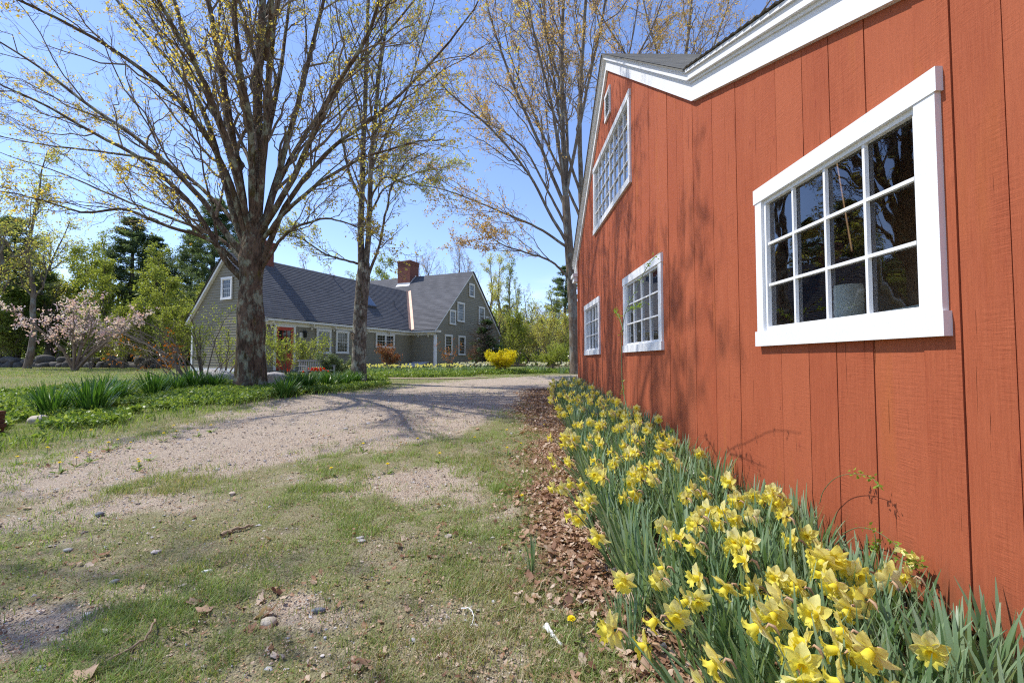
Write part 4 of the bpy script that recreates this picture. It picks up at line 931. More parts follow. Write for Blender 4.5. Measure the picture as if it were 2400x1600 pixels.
for a in [
 # left edge to the house
 ('pine_a', 20, 33, 'dark pine with a thick bare lower trunk at the left edge of the lawn', .72, 1.0), ('deep_a', 40, 32, 'dense deep green tree overhanging the stone wall at the far left', .8, 1.2),
 ('gold_a', 95, 34, 'tall golden budding tree above the pink magnolia', .95, 1.2), ('gold_a', 62, 27, 'slender golden budding tree near the left edge', 1.1, 1.2), ('gold_a', -20, 26, 'golden budding tree cut by the left edge of the view', 1.0, 1.2),
 ('pine_b', 300, 42, 'tall dark pine with a ragged top left of the grey gable', .80, 1.2), ('pine_a', 352, 44, 'dark pine standing between the tall pine and the mossy maple', .82, 1.1), ('pine_b', 480, 40, 'blue-green pine behind the peak of the sunlit gable', .86, 1.2), ('pine_a', 430, 46, 'dark pine right behind the left roof slope of the house', .9, 1.0),
 ('pine_b', 560, 50, 'distant dark pine hidden behind the mossy maple trunk', .95, 1.0), ('deep_a', 120, 36, 'deep green tree behind the pink magnolia crown', 1.05, 1.3), ('green_b', 210, 35, 'fresh green tree right of the magnolia in the wood edge', .9, 1.2), ('lime_a', 130, 40, 'tall thin lime-green tree rising behind the magnolia', 1.1, 1.6), ('lime_b', 235, 42, 'tall thin pale tree between the magnolia and the dark pine', 1.15, 1.6), ('gold_a', 5, 36, 'pale golden tree behind the far left evergreen', 1.1, 1.3), ('lime_a', 400, 44, 'thin lime-green tree behind the left roof edge', .95, 1.5), ('deep_a', -60, 38, 'deep green tree at the far left of the wood', 1.3, 1.5),
 ('green_a', 255, 33, 'fresh green leaning young tree right of the magnolia', .98, 1.0), ('green_b', 330, 34, 'bright spring-green young tree in front of the dark pines', .92, 1.1), ('green_a', 385, 32, 'light green young tree beside the sunlit gable', .80, 1.0), ('green_b', 190, 38, 'spring-green tree above the magnolia crown', 1.0, 1.15), ('green_a', 440, 36, 'pale green young tree just behind the rear eave of the house', .75, .9), ('green_b', 70, 40, 'spring-green tree over the stone wall at the left', 1.0, 1.2), ('gold_a', 190, 44, 'thin golden tree towering over the left woods', 1.0, 1.1),
 # behind the house
 ('bare_b', 690, 40, 'bronze budding tree behind the ridge right of the hidden chimney', 1.02, 1.2), ('bare_b', 745, 44, 'orange-tinted tree behind the long grey roof', 1.0, 1.2), ('lime_b', 800, 46, 'pale green tree behind the roof beside the slender maple', .85, 1.3), ('green_b', 870, 52, 'yellow-green tree behind the roof valley', 1.25, 1.3), ('lime_a', 905, 54, 'light green thin tree left of the right-hand brick chimney', 1.05, 1.4),
 ('bare_a', 960, 58, 'grey leafless tree fanning out above the brick chimney', 1.35, 1.35), ('bare_a', 1035, 56, 'grey leafless tree above the front gable peak', 1.4, 1.3), ('bare_a', 1085, 60, 'leafless tree behind the front gable peak', 1.3, 1.2),
 # right of the house
 ('lime_a', 1122, 46, 'tall yellow-green poplar right of the front gable', 1.05, 1.25), ('lime_a', 1150, 44, 'second tall yellow-green poplar beside the gable edge', .98, 1.1), ('lime_b', 1165, 48, 'slim green poplar nearest the gap of sky', 1.1, 1.2), ('lime_b', 1185, 58, 'far thin poplar at the gap of sky', 1.0, 1.0),
 ('pale_b', 1215, 40, 'pale wispy bushy tree right of the gable', .72, 1.1), ('pale_b', 1255, 44, 'pale budding tree left of the barn corner', .7, 1.2), ('bare_a', 1240, 50, 'leafless grey tree in the gap left of the barn', .62, 1.2), ('pine_a', 1300, 60, 'distant pine behind the grey maple at the barn corner', .85, 1.1), ('lime_b', 1270, 40, 'pale green spreading tree beside the grey maple trunk', .62, 1.3), ('pine_b', 1165, 60, 'dark distant pine low behind the poplars', .45, .7), ('gold_a', 1230, 50, 'tan thicket tree behind the yellow bush', .55, 1.3),
 ('pale_b', 1340, 46, 'tan budding tree hidden partly by the barn corner', .8, 1.2)]:
    plant(*a)
for i, (k, x, d, h, lb) in enumerate([
 ('shrub_a', 210, 27, 1.0, 'green-budded shrub right of the magnolia trunks'), ('shrub_a', 280, 27, 1.1, 'green-budded shrub in front of the low stone wall'), ('shrub_a', 345, 28, 1.2, 'large light green shrub left of the sunlit gable'), ('shrub_a', 400, 27.5, 1.1, 'light green shrub touching the rear corner of the house'), ('shrub_b', 240, 29, 1.0, 'brown twiggy shrub by the stone wall'), ('shrub_b', 320, 30, 1.2, 'brown twiggy shrub at the wood edge behind the bare quince'),
 ('shrub_a', 20, 31, 1.1, 'green shrub beside the thick trunk at the far left'), ('shrub_a', 1190, 33, 1.15, 'thin green shrub just right of the front gable'), ('shrub_b', 1225, 35, 1.2, 'tan twiggy shrub behind the yellow forsythia'), ('shrub_b', 1250, 31, 1.2, 'pale green shrub left of the barn corner'), ('shrub_b', 1290, 33, 1.3, 'green shrub at the foot of the grey maple'), ('shrub_b', 1165, 36, 1.2, 'brown twiggy shrub touching the right gable eave'), ('shrub_a', 1320, 36, 1.2, 'green shrub mostly hidden by the barn corner')]):
    plant(k, x, d, lb, h, None, 'shrubs at the edge of the woods')
# far wood that reads as one mass
mb = MB(); lf = MB(); n = 330
wx = U(-75, 60, n); wy = U(50, 82, n) + np.maximum(0, wx) * .15; wz = gz(wx, wy)
wx2 = U(-60, -12, 120); wy2 = 38 + U(0, 14, 120); wx = np.concatenate([wx, wx2]); wy = np.concatenate([wy, wy2]); wz = gz(wx, wy); n = len(wx)
hh = U(4, 8, n) * np.where(wx < -14, 1.0, .8); k = np.linspace(0, 1, 5)
P = np.stack([wx[:, None] + rng.normal(size=(n, 5)) * .25 * k, wy[:, None] + rng.normal(size=(n, 5)) * .25 * k, wz[:, None] + hh[:, None] * k], -1); R = (U(.06, .17, n)[:, None]) * (1 - .75 * k)
mb.tubes(P, R, 5); P1, R1 = grow(P, R, 10, .3, 1, .8, hh * .28, .3, 4, .3, .4, .012, .2, .4, .5); mb.tubes(P1, R1, 3)
W_ = mb.build('woodland_trunks', M['barkb']); tag(W_, 'mass of slim trunks in the woods behind the lawn', 'woods', kind='stuff')
leaves(lf, leafpos(P1, 7, .2, 1), 3, .26, .8, .4, .2); o = lf.build('woodland_foliage', M['green']); tag(o, 'hazy mass of fresh green foliage in the far woods', 'woods', kind='stuff')
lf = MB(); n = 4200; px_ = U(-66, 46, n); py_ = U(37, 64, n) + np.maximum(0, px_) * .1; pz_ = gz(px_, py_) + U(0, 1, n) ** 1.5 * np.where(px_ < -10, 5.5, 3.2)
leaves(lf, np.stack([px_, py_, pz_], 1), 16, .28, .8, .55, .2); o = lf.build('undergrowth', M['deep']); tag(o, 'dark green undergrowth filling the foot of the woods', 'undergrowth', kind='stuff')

# ------------------------------------------------------------------ garden shrubs
def shrub(name, label, cat, base, H, Wd, mat, stems=9, bark='bare', lsz=.05, q=3, m=3, nb=8, nt=6, sag=.2, leanv=(0, 0, 0), sp=1.0, group=None, crown='foliage', sides=5, r0=.02):
    r = thing(name, label, cat, base, 0, group); st, lf = MB(), MB(); P, R = [], []
    for _ in range(stems):
        a = U(0, 6.283); k = np.linspace(0, 1, 12)[:, None]; rad = Wd * U(.25, 1) * sp
        p = V3(math.cos(a), math.sin(a), 0) * (rad * k ** 1.25 + .04) + V3(0, 0, 1) * H * U(.6, 1.05) * (k * (1 + sag) - sag * k ** 2.2) + V3(*leanv) * k ** 1.5
        p = p + np.cumsum(rng.normal(size=(12, 3)) * .012 * H, 0) * k; p[0, 2] = -.05; P.append(p); R.append(np.linspace(r0, r0 * .25, 12) * U(.6, 1.2))
    P, R = np.array(P), np.array(R); st.tubes(P, R, sides)
    P2, R2 = grow(P, R, nb, .25, 1, .6, plen(P) * .33, .15, 6, .35, .5, .0035, .2, .4, .5); st.tubes(P2, R2, 3)
    P3, R3 = grow(P2, R2, nt, .15, 1, .7, np.clip(plen(P2) * .4, .06, .5), .12, 4, .3, .55, .0025, .2, .5, .4); st.tubes(P3, R3, 3)
    st.build('stems', M[bark], r)
    if m: leaves(lf, leafpos(P3, m, .3, 1), q, lsz, .7, lsz * .8, .1); lf.build(crown, M[mat], r)
    return r
def gpt(x, y, lift=0):
    p = ground_at(x * S_, y * S_); p[2] += lift; return p
def gat(x, d):
    p = at(x, 850, d); p[2] = float(gz(p[0], p[1])); return p
# magnolia: trunks, branches and blossom in loose sprays
mp_ = gat(172, 23.5); mg = thing('magnolia_tree', 'pink-blossomed magnolia tree spreading low over the lawn at the left', 'tree', mp_)
st, lf, lg = MB(), MB(), MB(); P, R = [], []
for i in range(11):
    a = i * .62 + U(-.2, .2); k = np.linspace(0, 1, 12)[:, None]; rad = U(1.4, 3.1)
    p = V3(math.cos(a), math.sin(a) * .8, 0) * rad * k ** 1.1 + V3(0, 0, 1) * (U(1.9, 3.2) * k ** .8) + V3(.6, 0, 0) * k + np.cumsum(rng.normal(size=(12, 3)) * .03, 0); P.append(p); R.append(np.linspace(.055, .012, 12))
for a in (0, 1): P.append(np.stack([np.linspace(0, .5 - a * .9, 12), np.linspace(0, .2, 12), np.linspace(-.1, 3.4, 12)], 1)); R.append(np.linspace(.09, .015, 12))
P, R = np.array(P), np.array(R); st.tubes(P, R, 7); P2, R2 = grow(P, R, 9, .3, 1, .6, 1.1, .25, 7, .3, .5, .006, .2, .35, .4); st.tubes(P2, R2, 4)
P3, R3 = grow(P2, R2, 4, .25, 1, .6, .45, .25, 4, .3, .55, .005, .2, .5, .3); st.tubes(P3, R3, 3); st.build('trunk', M['bare'], mg)
tp = np.concatenate([P3[:, -1], P2[:, -1]]); leaves(lf, tp[U(0, 1, len(tp)) < .8], 6, .125, .5, .06, .1); lf.build('blossom', M['pink'], mg)
leaves(lg, leafpos(P3, 1, .3, .8)[::3], 2, .07, .6, .05, 0); lg.build('foliage', M['green'], mg)
shrub('quince_shrub', 'bare twisted shrub with few rust leaves reaching left over the daylilies', 'shrub', gpt(425, 872), 2.0, 2.0, 'rust', 9, 'bare', .05, 1, 0, 8, 5, .6, (-2.3, 0, .1), 1, None, r0=.022)
shrub('green_bud_shrub', 'arching bare shrub with green buds in front of the sunlit gable', 'shrub', gpt(460, 868), 2.5, 1.5, 'green', 7, 'bare', .055, 2, 2, 7, 6, .3, (.3, 0, 0), 1, None, r0=.032)
shrub('green_bud_shrub', 'smaller green-budded shrub touching the left of the mossy trunk', 'shrub', gpt(505, 864), 1.9, 1.0, 'green', 6, 'bare', .055, 2, 2, 7, 6, .3, (.2, 0, 0), 1, None, r0=.026)
shrub('rust_leaved_sapling', 'low twiggy sapling with rust red leaves among the daylilies', 'shrub', gpt(395, 878), 1.3, 1.2, 'rust', 5, 'bare', .07, 3, 1, 5, 3, .3, (-.9, 0, 0), 1, None, r0=.022)
shrub('flowering_shrub', 'yellow-green twiggy shrub in front of the red house door', 'shrub', gat(660, 17.6), 1.5, 1.3, 'green', 13, 'bare', .06, 2, 2, 8, 6, .35)
shrub('flowering_shrub', 'upright yellow-green shrub with pinkish tips right of the red door', 'shrub', gat(705, 18.2), 1.5, .7, 'green', 9, 'bare', .06, 2, 2, 8, 6, .25)
shrub('lavender_shrub', 'feathery grey-green shrub beside the white bench', 'shrub', gat(768, 17.2), .75, .62, 'lav', 14, 'stem', .05, 3, 4, 8, 5, .1)
shrub('japanese_maple', 'small bronze weeping maple below the paired house window', 'tree', gat(896, 21.5), 1.1, .45, 'bronze', 7, 'bare', .08, 3, 2, 7, 5, .7)
shrub('orange_shrub', 'sparse shrub with rusty orange leaves at the front gable wall', 'shrub', gat(1034, 22.5), 1.35, .75, 'rust', 6, 'bare', .06, 2, 1, 5, 4, .2)
shrub('orange_shrub', 'tiny copper-leaved shrub beside the dark evergreen', 'shrub', gat(1092, 24.5), 1.1, .5, 'bronze', 6, 'bare', .07, 3, 2, 6, 4, .2)
shrub('forsythia_bush', 'rounded bright yellow bush by the bed right of the house', 'bush', gat(1154, 20.5), .85, .75, 'yellowbush', 22, 'bare', .06, 3, 3, 8, 6, .45)
shrub('forsythia_bush', 'dull yellow-green bush between the round yellow bush and barn', 'bush', gat(1266, 22.0), 1.15, .85, 'green', 14, 'bare', .06, 3, 3, 8, 5, .3)
# young hemlock
hk = thing('hemlock_tree', 'small dark evergreen with drooping sprays against the front gable', 'tree', gat(1117, 24.2))
for nm, mb_, mt in pine(2.75, 3, 'hem', .42): 
    if nm == 'crown': mb_ = MB(); 
    if nm == 'trunk': mb_.build(nm, M[mt], hk)
st, cr = MB(), MB(); BP = []
for i in range(34):
    a = U(0, 6.283); z = U(.35, 2.6); L = 1.35 * (1 - z / 3.1) * U(.7, 1.2); k = np.linspace(0, 1, 7)[:, None]
    BP.append(V3(0, 0, z) + V3(math.cos(a), math.sin(a), .15) * L * k - V3(0, 0, .22 * L) * k ** 2)
BP = np.array(BP); BR = np.tile(np.linspace(.014, .004, 7), (34, 1)); P2, R2 = grow(BP, BR, 9, .1, 1, .8, plen(BP) * .33, -.02, 4, .15, .5, .003, .1, .5, .5); st.tubes(BP, BR, 4); st.tubes(P2, R2, 3); st.build('branches', M['barkb'], hk)
leaves(cr, np.concatenate([leafpos(P2, 9, .05, 1), leafpos(BP, 14, .2, 1)]), 4, .10, .30, .035, .05, True, .6); cr.build('crown', M['hem'], hk)
# white bench, mostly its back rail and one slatted side in view
bp_ = gat(728, 16.4); be = thing('garden_bench', 'weathered white wooden bench by the red tulips at the house', 'bench', bp_, HA)
m = flat(); m.box((-.75, -.25, .40), (.75, .22, .44)); m.build('seat', M['benchwood'], be)
m = flat(); m.box((-.75, .20, .82), (.75, .26, .90))
for k in range(13): m.box((-.70 + k * .113, .215, .44), (-.655 + k * .113, .24, .82))
m.build('backrest', M['benchwood'], be)
for u_ in (-.75, .69):
    for v_ in (-.25, .19): m = flat(); m.box((u_, v_, 0), (u_ + .06, v_ + .06, .40)); m.build('leg', M['benchwood'], be)
    m = flat(); m.box((u_, -.28, .62), (u_ + .06, .24, .66)); m.box((u_, -.25, .44), (u_ + .06, -.19, .62)); m.build('armrest', M['benchwood'], be)

be.scale = (.85, .85, .80)
# rocks
def rock(name, label, cat, p, size, mat, seed, sub=3, group=None, rz=0, rough=.32):
    if name == 'stone': size = tuple(k * .72 for k in size); p = p - V3(0, 0, size[2] * .45)
    import bmesh
    bm = bmesh.new(); bmesh.ops.create_icosphere(bm, subdivisions=sub, radius=1)
    V = np.array([v.co[:] for v in bm.verts]); Fc = [[v.index for v in f.verts] for f in bm.faces]; bm.free()
    d = 1 + rough * 2 * (vnoise(V[:, 0] * 1.3 + seed * 7.1, V[:, 1] * 1.3 + seed, V[:, 2] * 1.3, seed) - .5) + rough * (vnoise(V[:, 0] * 3 + seed, V[:, 1] * 3, V[:, 2] * 3, seed) - .5) + rough * .35 * (vnoise(V[:, 0] * 9 + seed, V[:, 1] * 9, V[:, 2] * 9, seed) - .5)
    V = V * d[:, None]; V[:, 2] = np.sign(V[:, 2]) * np.abs(V[:, 2]) ** .8; V = V * V3(*size)
    mb = MB(); mb.add(V, Fc); o = mb.build(name, M[mat]); o.location = p; o.rotation_euler = (0, 0, rz); return tag(o, label, cat, group)
rock('boulder', 'broad flat grey boulder behind the left of the mossy maple', 'boulder', gat(497, 14.2) + V3(0, 0, .12), (.72, .45, .30), 'stone', 3)
rock('boulder', 'rounded grey boulder just right of the mossy maple trunk', 'boulder', gat(622, 14.0) + V3(0, 0, .14), (.42, .4, .24), 'stone', 5)
rock('rock', 'small pale tan rock under the leftmost daylily clump', 'rock', gpt(86, 952, .04), (.15, .10, .085), 'pale_stone', 8)
for lb, x, y, sz, mt, sd in [('round pale tan stone half sunk in the gravel', 617, 1432, (.055, .045, .034), 'pale_stone', 1), ('dark grey oval stone on the thin grass at the left', 264, 1338, (.036, .028, .02), 'dark_stone', 2), ('grey-brown flat stone in the patchy grass left of the long twig', 156, 1264, (.045, .03, .02), 'stone', 4),
    ('upper of the two flat grey stones lying together', 829, 1235, (.042, .03, .014), 'stone', 6), ('lower of the two flat grey stones lying together', 832, 1242, (.05, .032, .013), 'stone', 7), ('small tan pebble in the grass below the dark stone', 421, 1345, (.028, .02, .014), 'pale_stone', 9), ('slanted blue-grey slate stone on bare gravel', 733, 1403, (.06, .024, .02), 'dark_stone', 10), ('flat grey stone pair at the upper left grass', 228, 1181, (.05, .04, .022), 'dark_stone', 12), ('pale flat stone in the lower left gravel', 245, 1450, (.05, .03, .014), 'stone', 13), ('bluish slab stone near the bottom left corner', 95, 1536, (.05, .025, .01), 'dark_stone', 14), ('little white stone in the mid foreground grass', 475, 1312, (.04, .016, .012), 'paper', 15), ('white lump beside the brown brick post', 9 * S_, 967, (.07, .06, .07), 'paper', 16)]:
    p = ground_at(x, y); rock('stone', lb, 'stone', p + V3(0, 0, sz[2] * .55), sz, mt, sd, 2, 'loose stones on the ground', U(-.6, .6), .25)
# old dry stone wall along the wood edge: each stone its own thing
ws_ = [gat(x, d) for x, d in [(-60, 31), (0, 30.5), (70, 30), (150, 29.5), (230, 29), (310, 28.6), (390, 28.2)]]; ws_ = np.array(ws_)
k = 0
for i in range(46):
    f = i / 46 * (len(ws_) - 1); j = int(f); p = ws_[j] * (1 - f + j) + ws_[j + 1] * (f - j)
    sz = (U(.28, .5), U(.22, .35), U(.18, .34)); up_ = 0 if i % 3 else U(.25, .4)
    lb = ['mossy dark fieldstone of the old wall at the lawn end', 'grey fieldstone capping the old wall below the trees'][int(up_ > 0)]
    rock('fieldstone', lb, 'stone', p + V3(U(-.2, .2), U(-.15, .15), .12 + up_), sz, 'wallstone', 20 + i, 2, 'stones of the old wall', U(0, 3))
# brick post at the left edge
bp_ = at(-26, 925, 6.9); bp_[2] = float(gz(bp_[0], bp_[1])); po = thing('brick_post', 'brown stacked brick post cut by the left edge of the view', 'post', bp_)
mb = flat()
for k in range(6):
    j = U(-.012, .012); mb.box((-.2 + j, -.1, -.02 + k * .062), (.12 + j + (.02 if k in (0, 2, 5) else 0), .12, .038 + k * .062), U())
mb.build('bricks', M['stick'], po); M['redbrick'] = plain('old_brown_brick', (.14, .055, .03), .9, .35, 6, .006); po.children[0].data.materials[0] = M['redbrick']
# fallen sticks and the bare root
def stick(label, pts, r, mat='stick', nm='stick'):
    P = smooth_path([ground_at(x, y) + V3(0, 0, h) for x, y, h in pts], 16); P[1:-1] += rng.normal(size=(14, 3)) * r * .35
    mb = MB(); rr = r * (1 - .45 * np.linspace(0, 1, 16)) * U(.85, 1.15, 16); mb.tube(P, rr, 7); return tag(mb.build(nm, M[mat]), label, 'stick', 'fallen sticks')
stick('split dry stick lying in the middle of the foreground grass', [(508, 1232, .012), (545, 1218, .016), (583, 1208, .012)], .016)
stick('long curved dry stem ending in an upturned hook near the bottom left', [(225, 1530, .006), (290, 1500, .012), (335, 1478, .03), (352, 1455, .05), (357, 1437, .03)], .0075)
stick('thin dark twig below the oak leaves at the lower left', [(402, 1447, .006), (420, 1453, .01), (436, 1459, .005)], .005)
stick('pale curled rootlet in the grass left of the leaf litter', [(1060, 1398, .004), (1078, 1405, .02), (1088, 1420, .015), (1080, 1445, .004)], .0035, 'paper')
stick('pale split wood sliver beside the leaf litter', [(1248, 1440, .01), (1268, 1460, .012), (1290, 1485, .008)], .014, 'paper')
stick('thin twig across the middle oak leaves', [(1205, 1050 * 0 + 1390, .008), (1150, 1405, .012), (1100, 1412, .006)], .004)

# ------------------------------------------------------------------ strap-leaved clumps, daffodils
def blades(mb, base, n, L, w, az, lean, arch, r0=.0, seg=5, rv=.5, spread=.03):
    """n strap leaves; lean/arch arrays in radians"""
    az = az + np.zeros(n); t_ = np.linspace(0, 1, seg)
    b = base + np.stack([np.cos(az) * U(0, spread, n), np.sin(az) * U(0, spread, n), np.full(n, -.01)], 1)
    ang = lean[:, None] + arch[:, None] * t_[None]
    ds = L[:, None] / (seg - 1); dx = np.concatenate([np.zeros((n, 1)), np.cumsum(np.sin(ang[:, :-1]) * ds, 1)], 1); dz = np.concatenate([np.zeros((n, 1)), np.cumsum(np.cos(ang[:, :-1]) * ds, 1)], 1)
    c = b[:, None] + np.stack([np.cos(az)[:, None] * dx, np.sin(az)[:, None] * dx, dz], -1)
    tw = U(-.9, .9, n)[:, None] + U(-.6, .6, n)[:, None] * t_
    sd = np.stack([-np.sin(az)[:, None] * np.cos(tw) + 0 * tw, np.cos(az)[:, None] * np.cos(tw), np.sin(tw)], -1) + np.stack([np.cos(az)[:, None] * np.sin(tw), np.sin(az)[:, None] * np.sin(tw), 0 * tw], -1) * .6
    wd = w[:, None] * np.array([.75, 1, 1, .85, .12] if seg == 5 else np.interp(t_, [0, .3, .75, 1], [.75, 1, .85, .1]))[None] * .5
    V = np.stack([c + sd * wd[..., None], c - sd * wd[..., None]], 2)
    i = np.arange(n)[:, None] * seg * 2; k = np.arange(seg - 1)[None] * 2
    Fc = np.stack([i + k, i + k + 1, i + k + 3, i + k + 2], -1).reshape(-1, 4)
    mb.add(V, Fc, np.repeat(np.clip(U(0, 1, n) * .8 + r0, 0, 1), seg * 2))
def strap_clump(n, L, w, seg=6):
    mb = MB(); a = U(0, 6.283, n); blades(mb, V3(0, 0, 0), n, L * U(.6, 1.1, n), w * U(.7, 1.2, n), a, U(.05, .5, n), U(.15, 1.0, n), 0, seg, spread=.2); return mb
LILY = [strap_clump(150, .62, .026) for _ in range(3)]
def lily_obj(i): return LILY[i].build('daylily_clump', M['strap'])
lil = [lily_obj(i) for i in range(3)]; first = [True] * 3
lab = ['leftmost dark green strap-leaved clump above the small pale rock', 'second big strap-leaved clump in the left bed', 'arching strap-leaved clump with pale leaf ends in the left bed', 'strap-leaved clump behind the middle of the left bed', 'strap-leaved clump under the bare quince shrub', 'strap-leaved clump just left of the quince stems', 'strap-leaved clump between the quince and the grey boulder', 'strap-leaved clump in front of the broad boulder', 'strap-leaved clump at the right foot of the mossy maple', 'strap-leaved clump beside the rounded boulder', 'strap-leaved clump right of the rounded boulder', 'silvery strap-leaved clump left of the slender maple', 'strap-leaved clump left of the slender maple base', 'leafy clump behind the slender maple']
for i, (x, y, s_, lb) in enumerate(zip([118, 205, 262, 235, 345, 395, 440, 482, 640, 660, 690, 735, 775, 800], [938, 930, 905, 898, 893, 884, 880, 878, 893, 882, 880, 875, 872, 866], [1.15, 1.2, 1.0, 1.05, 1.05, 1.0, 1.0, .95, .9, .95, 1.0, 1.0, .85, .8], lab)):
    j = i % 3; o = lil[j] if first[j] else dup(lil[j]); first[j] = False
    o.location = gpt(x, y); o.rotation_euler = (0, 0, U(0, 6.28)); o.scale = (s_, s_, s_ * U(.9, 1.05)); tag(o, lb, 'plant', 'strap-leaved clumps in the left bed')

def tepal(L, W, curl, seg=7, wid=5):
    u_ = np.linspace(0, 1, seg)[:, None]; v_ = np.linspace(-1, 1, wid)[None]
    w_ = W * np.sin(np.pi * np.clip(u_ * .88 + .08, 0, 1)) ** .75 * (1 - .35 * u_ ** 4)
    ang = curl * u_; x = L * u_ * np.cos(ang * .5); h = L * u_ * np.sin(ang * .5) + .16 * L * (u_ - u_ ** 2) 
    x = x + 0 * v_; y = w_ * v_ * .5; z = h + .12 * W * (v_ ** 2 - .4) * np.sin(np.pi * u_) + .05 * W * np.sin(9 * u_ + 3 * v_) * u_ + .05 * W * np.cos(v_ * 6) * np.sin(np.pi * u_)
    V = np.stack([x, y, z], -1).reshape(-1, 3); i = (np.arange(seg - 1)[:, None] * wid + np.arange(wid - 1)[None]).ravel()
    return V, np.stack([i, i + 1, i + wid + 1, i + wid], 1)
def rotmat(axis, a):
    axis = nrm(np.asarray(axis, float)); K = np.array([[0, -axis[2], axis[1]], [axis[2], 0, -axis[0]], [-axis[1], axis[0], 0]]); return np.eye(3) + math.sin(a) * K + (1 - math.cos(a)) * K @ K
def daff_variant(H, head=1.0, nleaf=7, tilt=1.75, leanx=.10):
    """local frame: the bloom looks along +x; returns meshes for stem, spathe, petals, trumpet, leaves"""
    z = np.linspace(0, 1, 10); st = MB()
    P = np.stack([leanx * z ** 1.6, .02 * np.sin(z * 3), H * z], 1)
    neck = np.array([P[-1] + V3(.008, 0, .016), P[-1] + V3(.024, 0, .024), P[-1] + V3(.044, 0, .020)]); P = np.vstack([P, neck])
    st.tube(P, np.concatenate([np.full(10, .0042), [.0036, .004, .0062]]), 7)
    sp = MB(); q = P[-4]; sp.tubes(np.array([[q + V3(-.004, .003, -.015), q + V3(.006, .005, .014), q + V3(.022, .006, .024), q + V3(.035, .008, .012)]]), np.array([[.003, .0065, .005, .001]]), 6)
    c = P[-1]; R = rotmat((0, 1, 0), tilt)      # +z of the bloom turned to +x and a little down
    pe, tr = MB(), MB()
    for k in range(6):
        V, Fc = tepal(.056 * head * U(.92, 1.08), (.047 if k % 2 else .040) * head, U(-.45, .25)); V[:, 0] += .006; V[:, 2] += .0015 * (k % 2)
        a = k * math.pi / 3 + U(-.12, .12); ca, sa = math.cos(a), math.sin(a); V = V @ np.array([[ca, sa, 0], [-sa, ca, 0], [0, 0, 1]])
        pe.add(V @ R.T + c, Fc, U(0, 1))
    u_ = np.linspace(0, 1, 9)[:, None]; th = np.linspace(0, 2 * math.pi, 37)[:-1][None]
    rad = head * (.0105 + .007 * u_ + .017 * np.clip((u_ - .62) / .38, 0, 1) ** 1.6 * (1 + .30 * np.sin(th * 9 + U(0, 6)) + .18 * np.sin(th * 16)))
    zz_ = head * (.046 * u_ - .005 * np.clip((u_ - .85) / .15, 0, 1) * (1 + np.sin(th * 9)))
    V = np.stack([rad * np.cos(th), rad * np.sin(th), zz_ + 0 * th], -1).reshape(-1, 3) @ R.T + c
    k = (np.arange(8)[:, None] * 36); j = np.arange(36)[None]; tr.add(V, np.stack([k + j, k + (j + 1) % 36, k + 36 + (j + 1) % 36, k + 36 + j], -1).reshape(-1, 4), np.repeat(np.linspace(.2, 1, 9), 36))
    tr.add((np.stack([.011 * head * np.cos(th[0]), .011 * head * np.sin(th[0]), .002 + 0 * th[0]], -1)) @ R.T + c, [list(range(36))], .1)
    lf = MB(); n = nleaf; blades(lf, V3(0, 0, 0), n, H * U(.72, 1.12, n), .020 * U(.7, 1.15, n), U(-1.4, 1.4, n) + np.where(U(0, 1, n) < .25, math.pi, 0), U(.02, .30, n), U(.05, .6, n), .1, 7, spread=.035)
    return st, sp, pe, tr, lf
VAR = []
for i in range(9):
    st, sp, pe, tr, lf = daff_variant(U(.35, .43), U(1.05, 1.22), 8, U(1.4, 2.15), U(.04, .16))
    r = thing('daffodil', None, 'flower'); so_ = st.build('stem', M['stem'], r); sp.build('spathe', M['spathe'], so_); pe.build('petals', M['petal'], r); tr.build('trumpet', M['trumpet'], r); lf.build('leaves', M['daff_leaf'], r); VAR.append(r)
FOL = []
for i in range(5):
    mb = MB(); n = 26; blades(mb, V3(0, 0, 0), n, .41 * U(.7, 1.15, n), .021 * U(.7, 1.15, n), U(0, 6.283, n), U(.02, .38, n), U(.05, .75, n), .1, 7, spread=.07); FOL.append(tag(mb.build('daffodil_leaf_clump', M['daff_leaf']), kind='thing'))
fv = [True] * 9; ff = [True] * 5
def bed_left(y): return np.interp(y, [0, 1.2, 1.7, 2.4, 3, 4.5, 6, 9, 11, 13.5], [.86, .84, .80, .70, .62, .64, .82, 1.0, 1.18, 1.35])
def place_daff(x, y, face, lb, s_=1.0, j=None, grp='daffodils along the red barn wall'):
    j = int(rng.integers(9)) if j is None else j; o = VAR[j] if fv[j] else dup(VAR[j]); fv[j] = False
    o.location = (x, y, float(gz(x, y))); o.rotation_euler = (U(-.1, .1), U(.02, .30) + (.22 if x < float(bed_left(y)) + .25 else 0), face); o.scale = (s_,) * 3; tag(o, lb, 'flower', grp); return o
NEARD = [(.90, 1.34, 'large yellow daffodil facing left at the bottom centre of the bed'), (1.06, 1.24, 'big yellow daffodil with frilled trumpet at the bottom right'), (1.20, 1.28, 'yellow daffodil lowest in front of the barn board gap'), (.72, 1.66, 'yellow daffodil standing alone over the brown leaf litter'), (.76, 1.46, 'yellow daffodil nodding down beside the leaf litter'), (.90, 1.62, 'yellow daffodil seen from behind with a brown neck'), (1.15, 1.62, 'open yellow daffodil right of the bed centre'), (1.36, 1.55, 'yellow daffodil close to the barn foot at the right'), (1.42, 1.85, 'tall pale yellow daffodil before the climbing rose'), (1.60, 2.05, 'pale yellow daffodil touching the barn wall near the rose')]
for x, y, lb in NEARD: place_daff(x, y, math.pi + U(-.7, .7), lb, 1.05)
cand = []
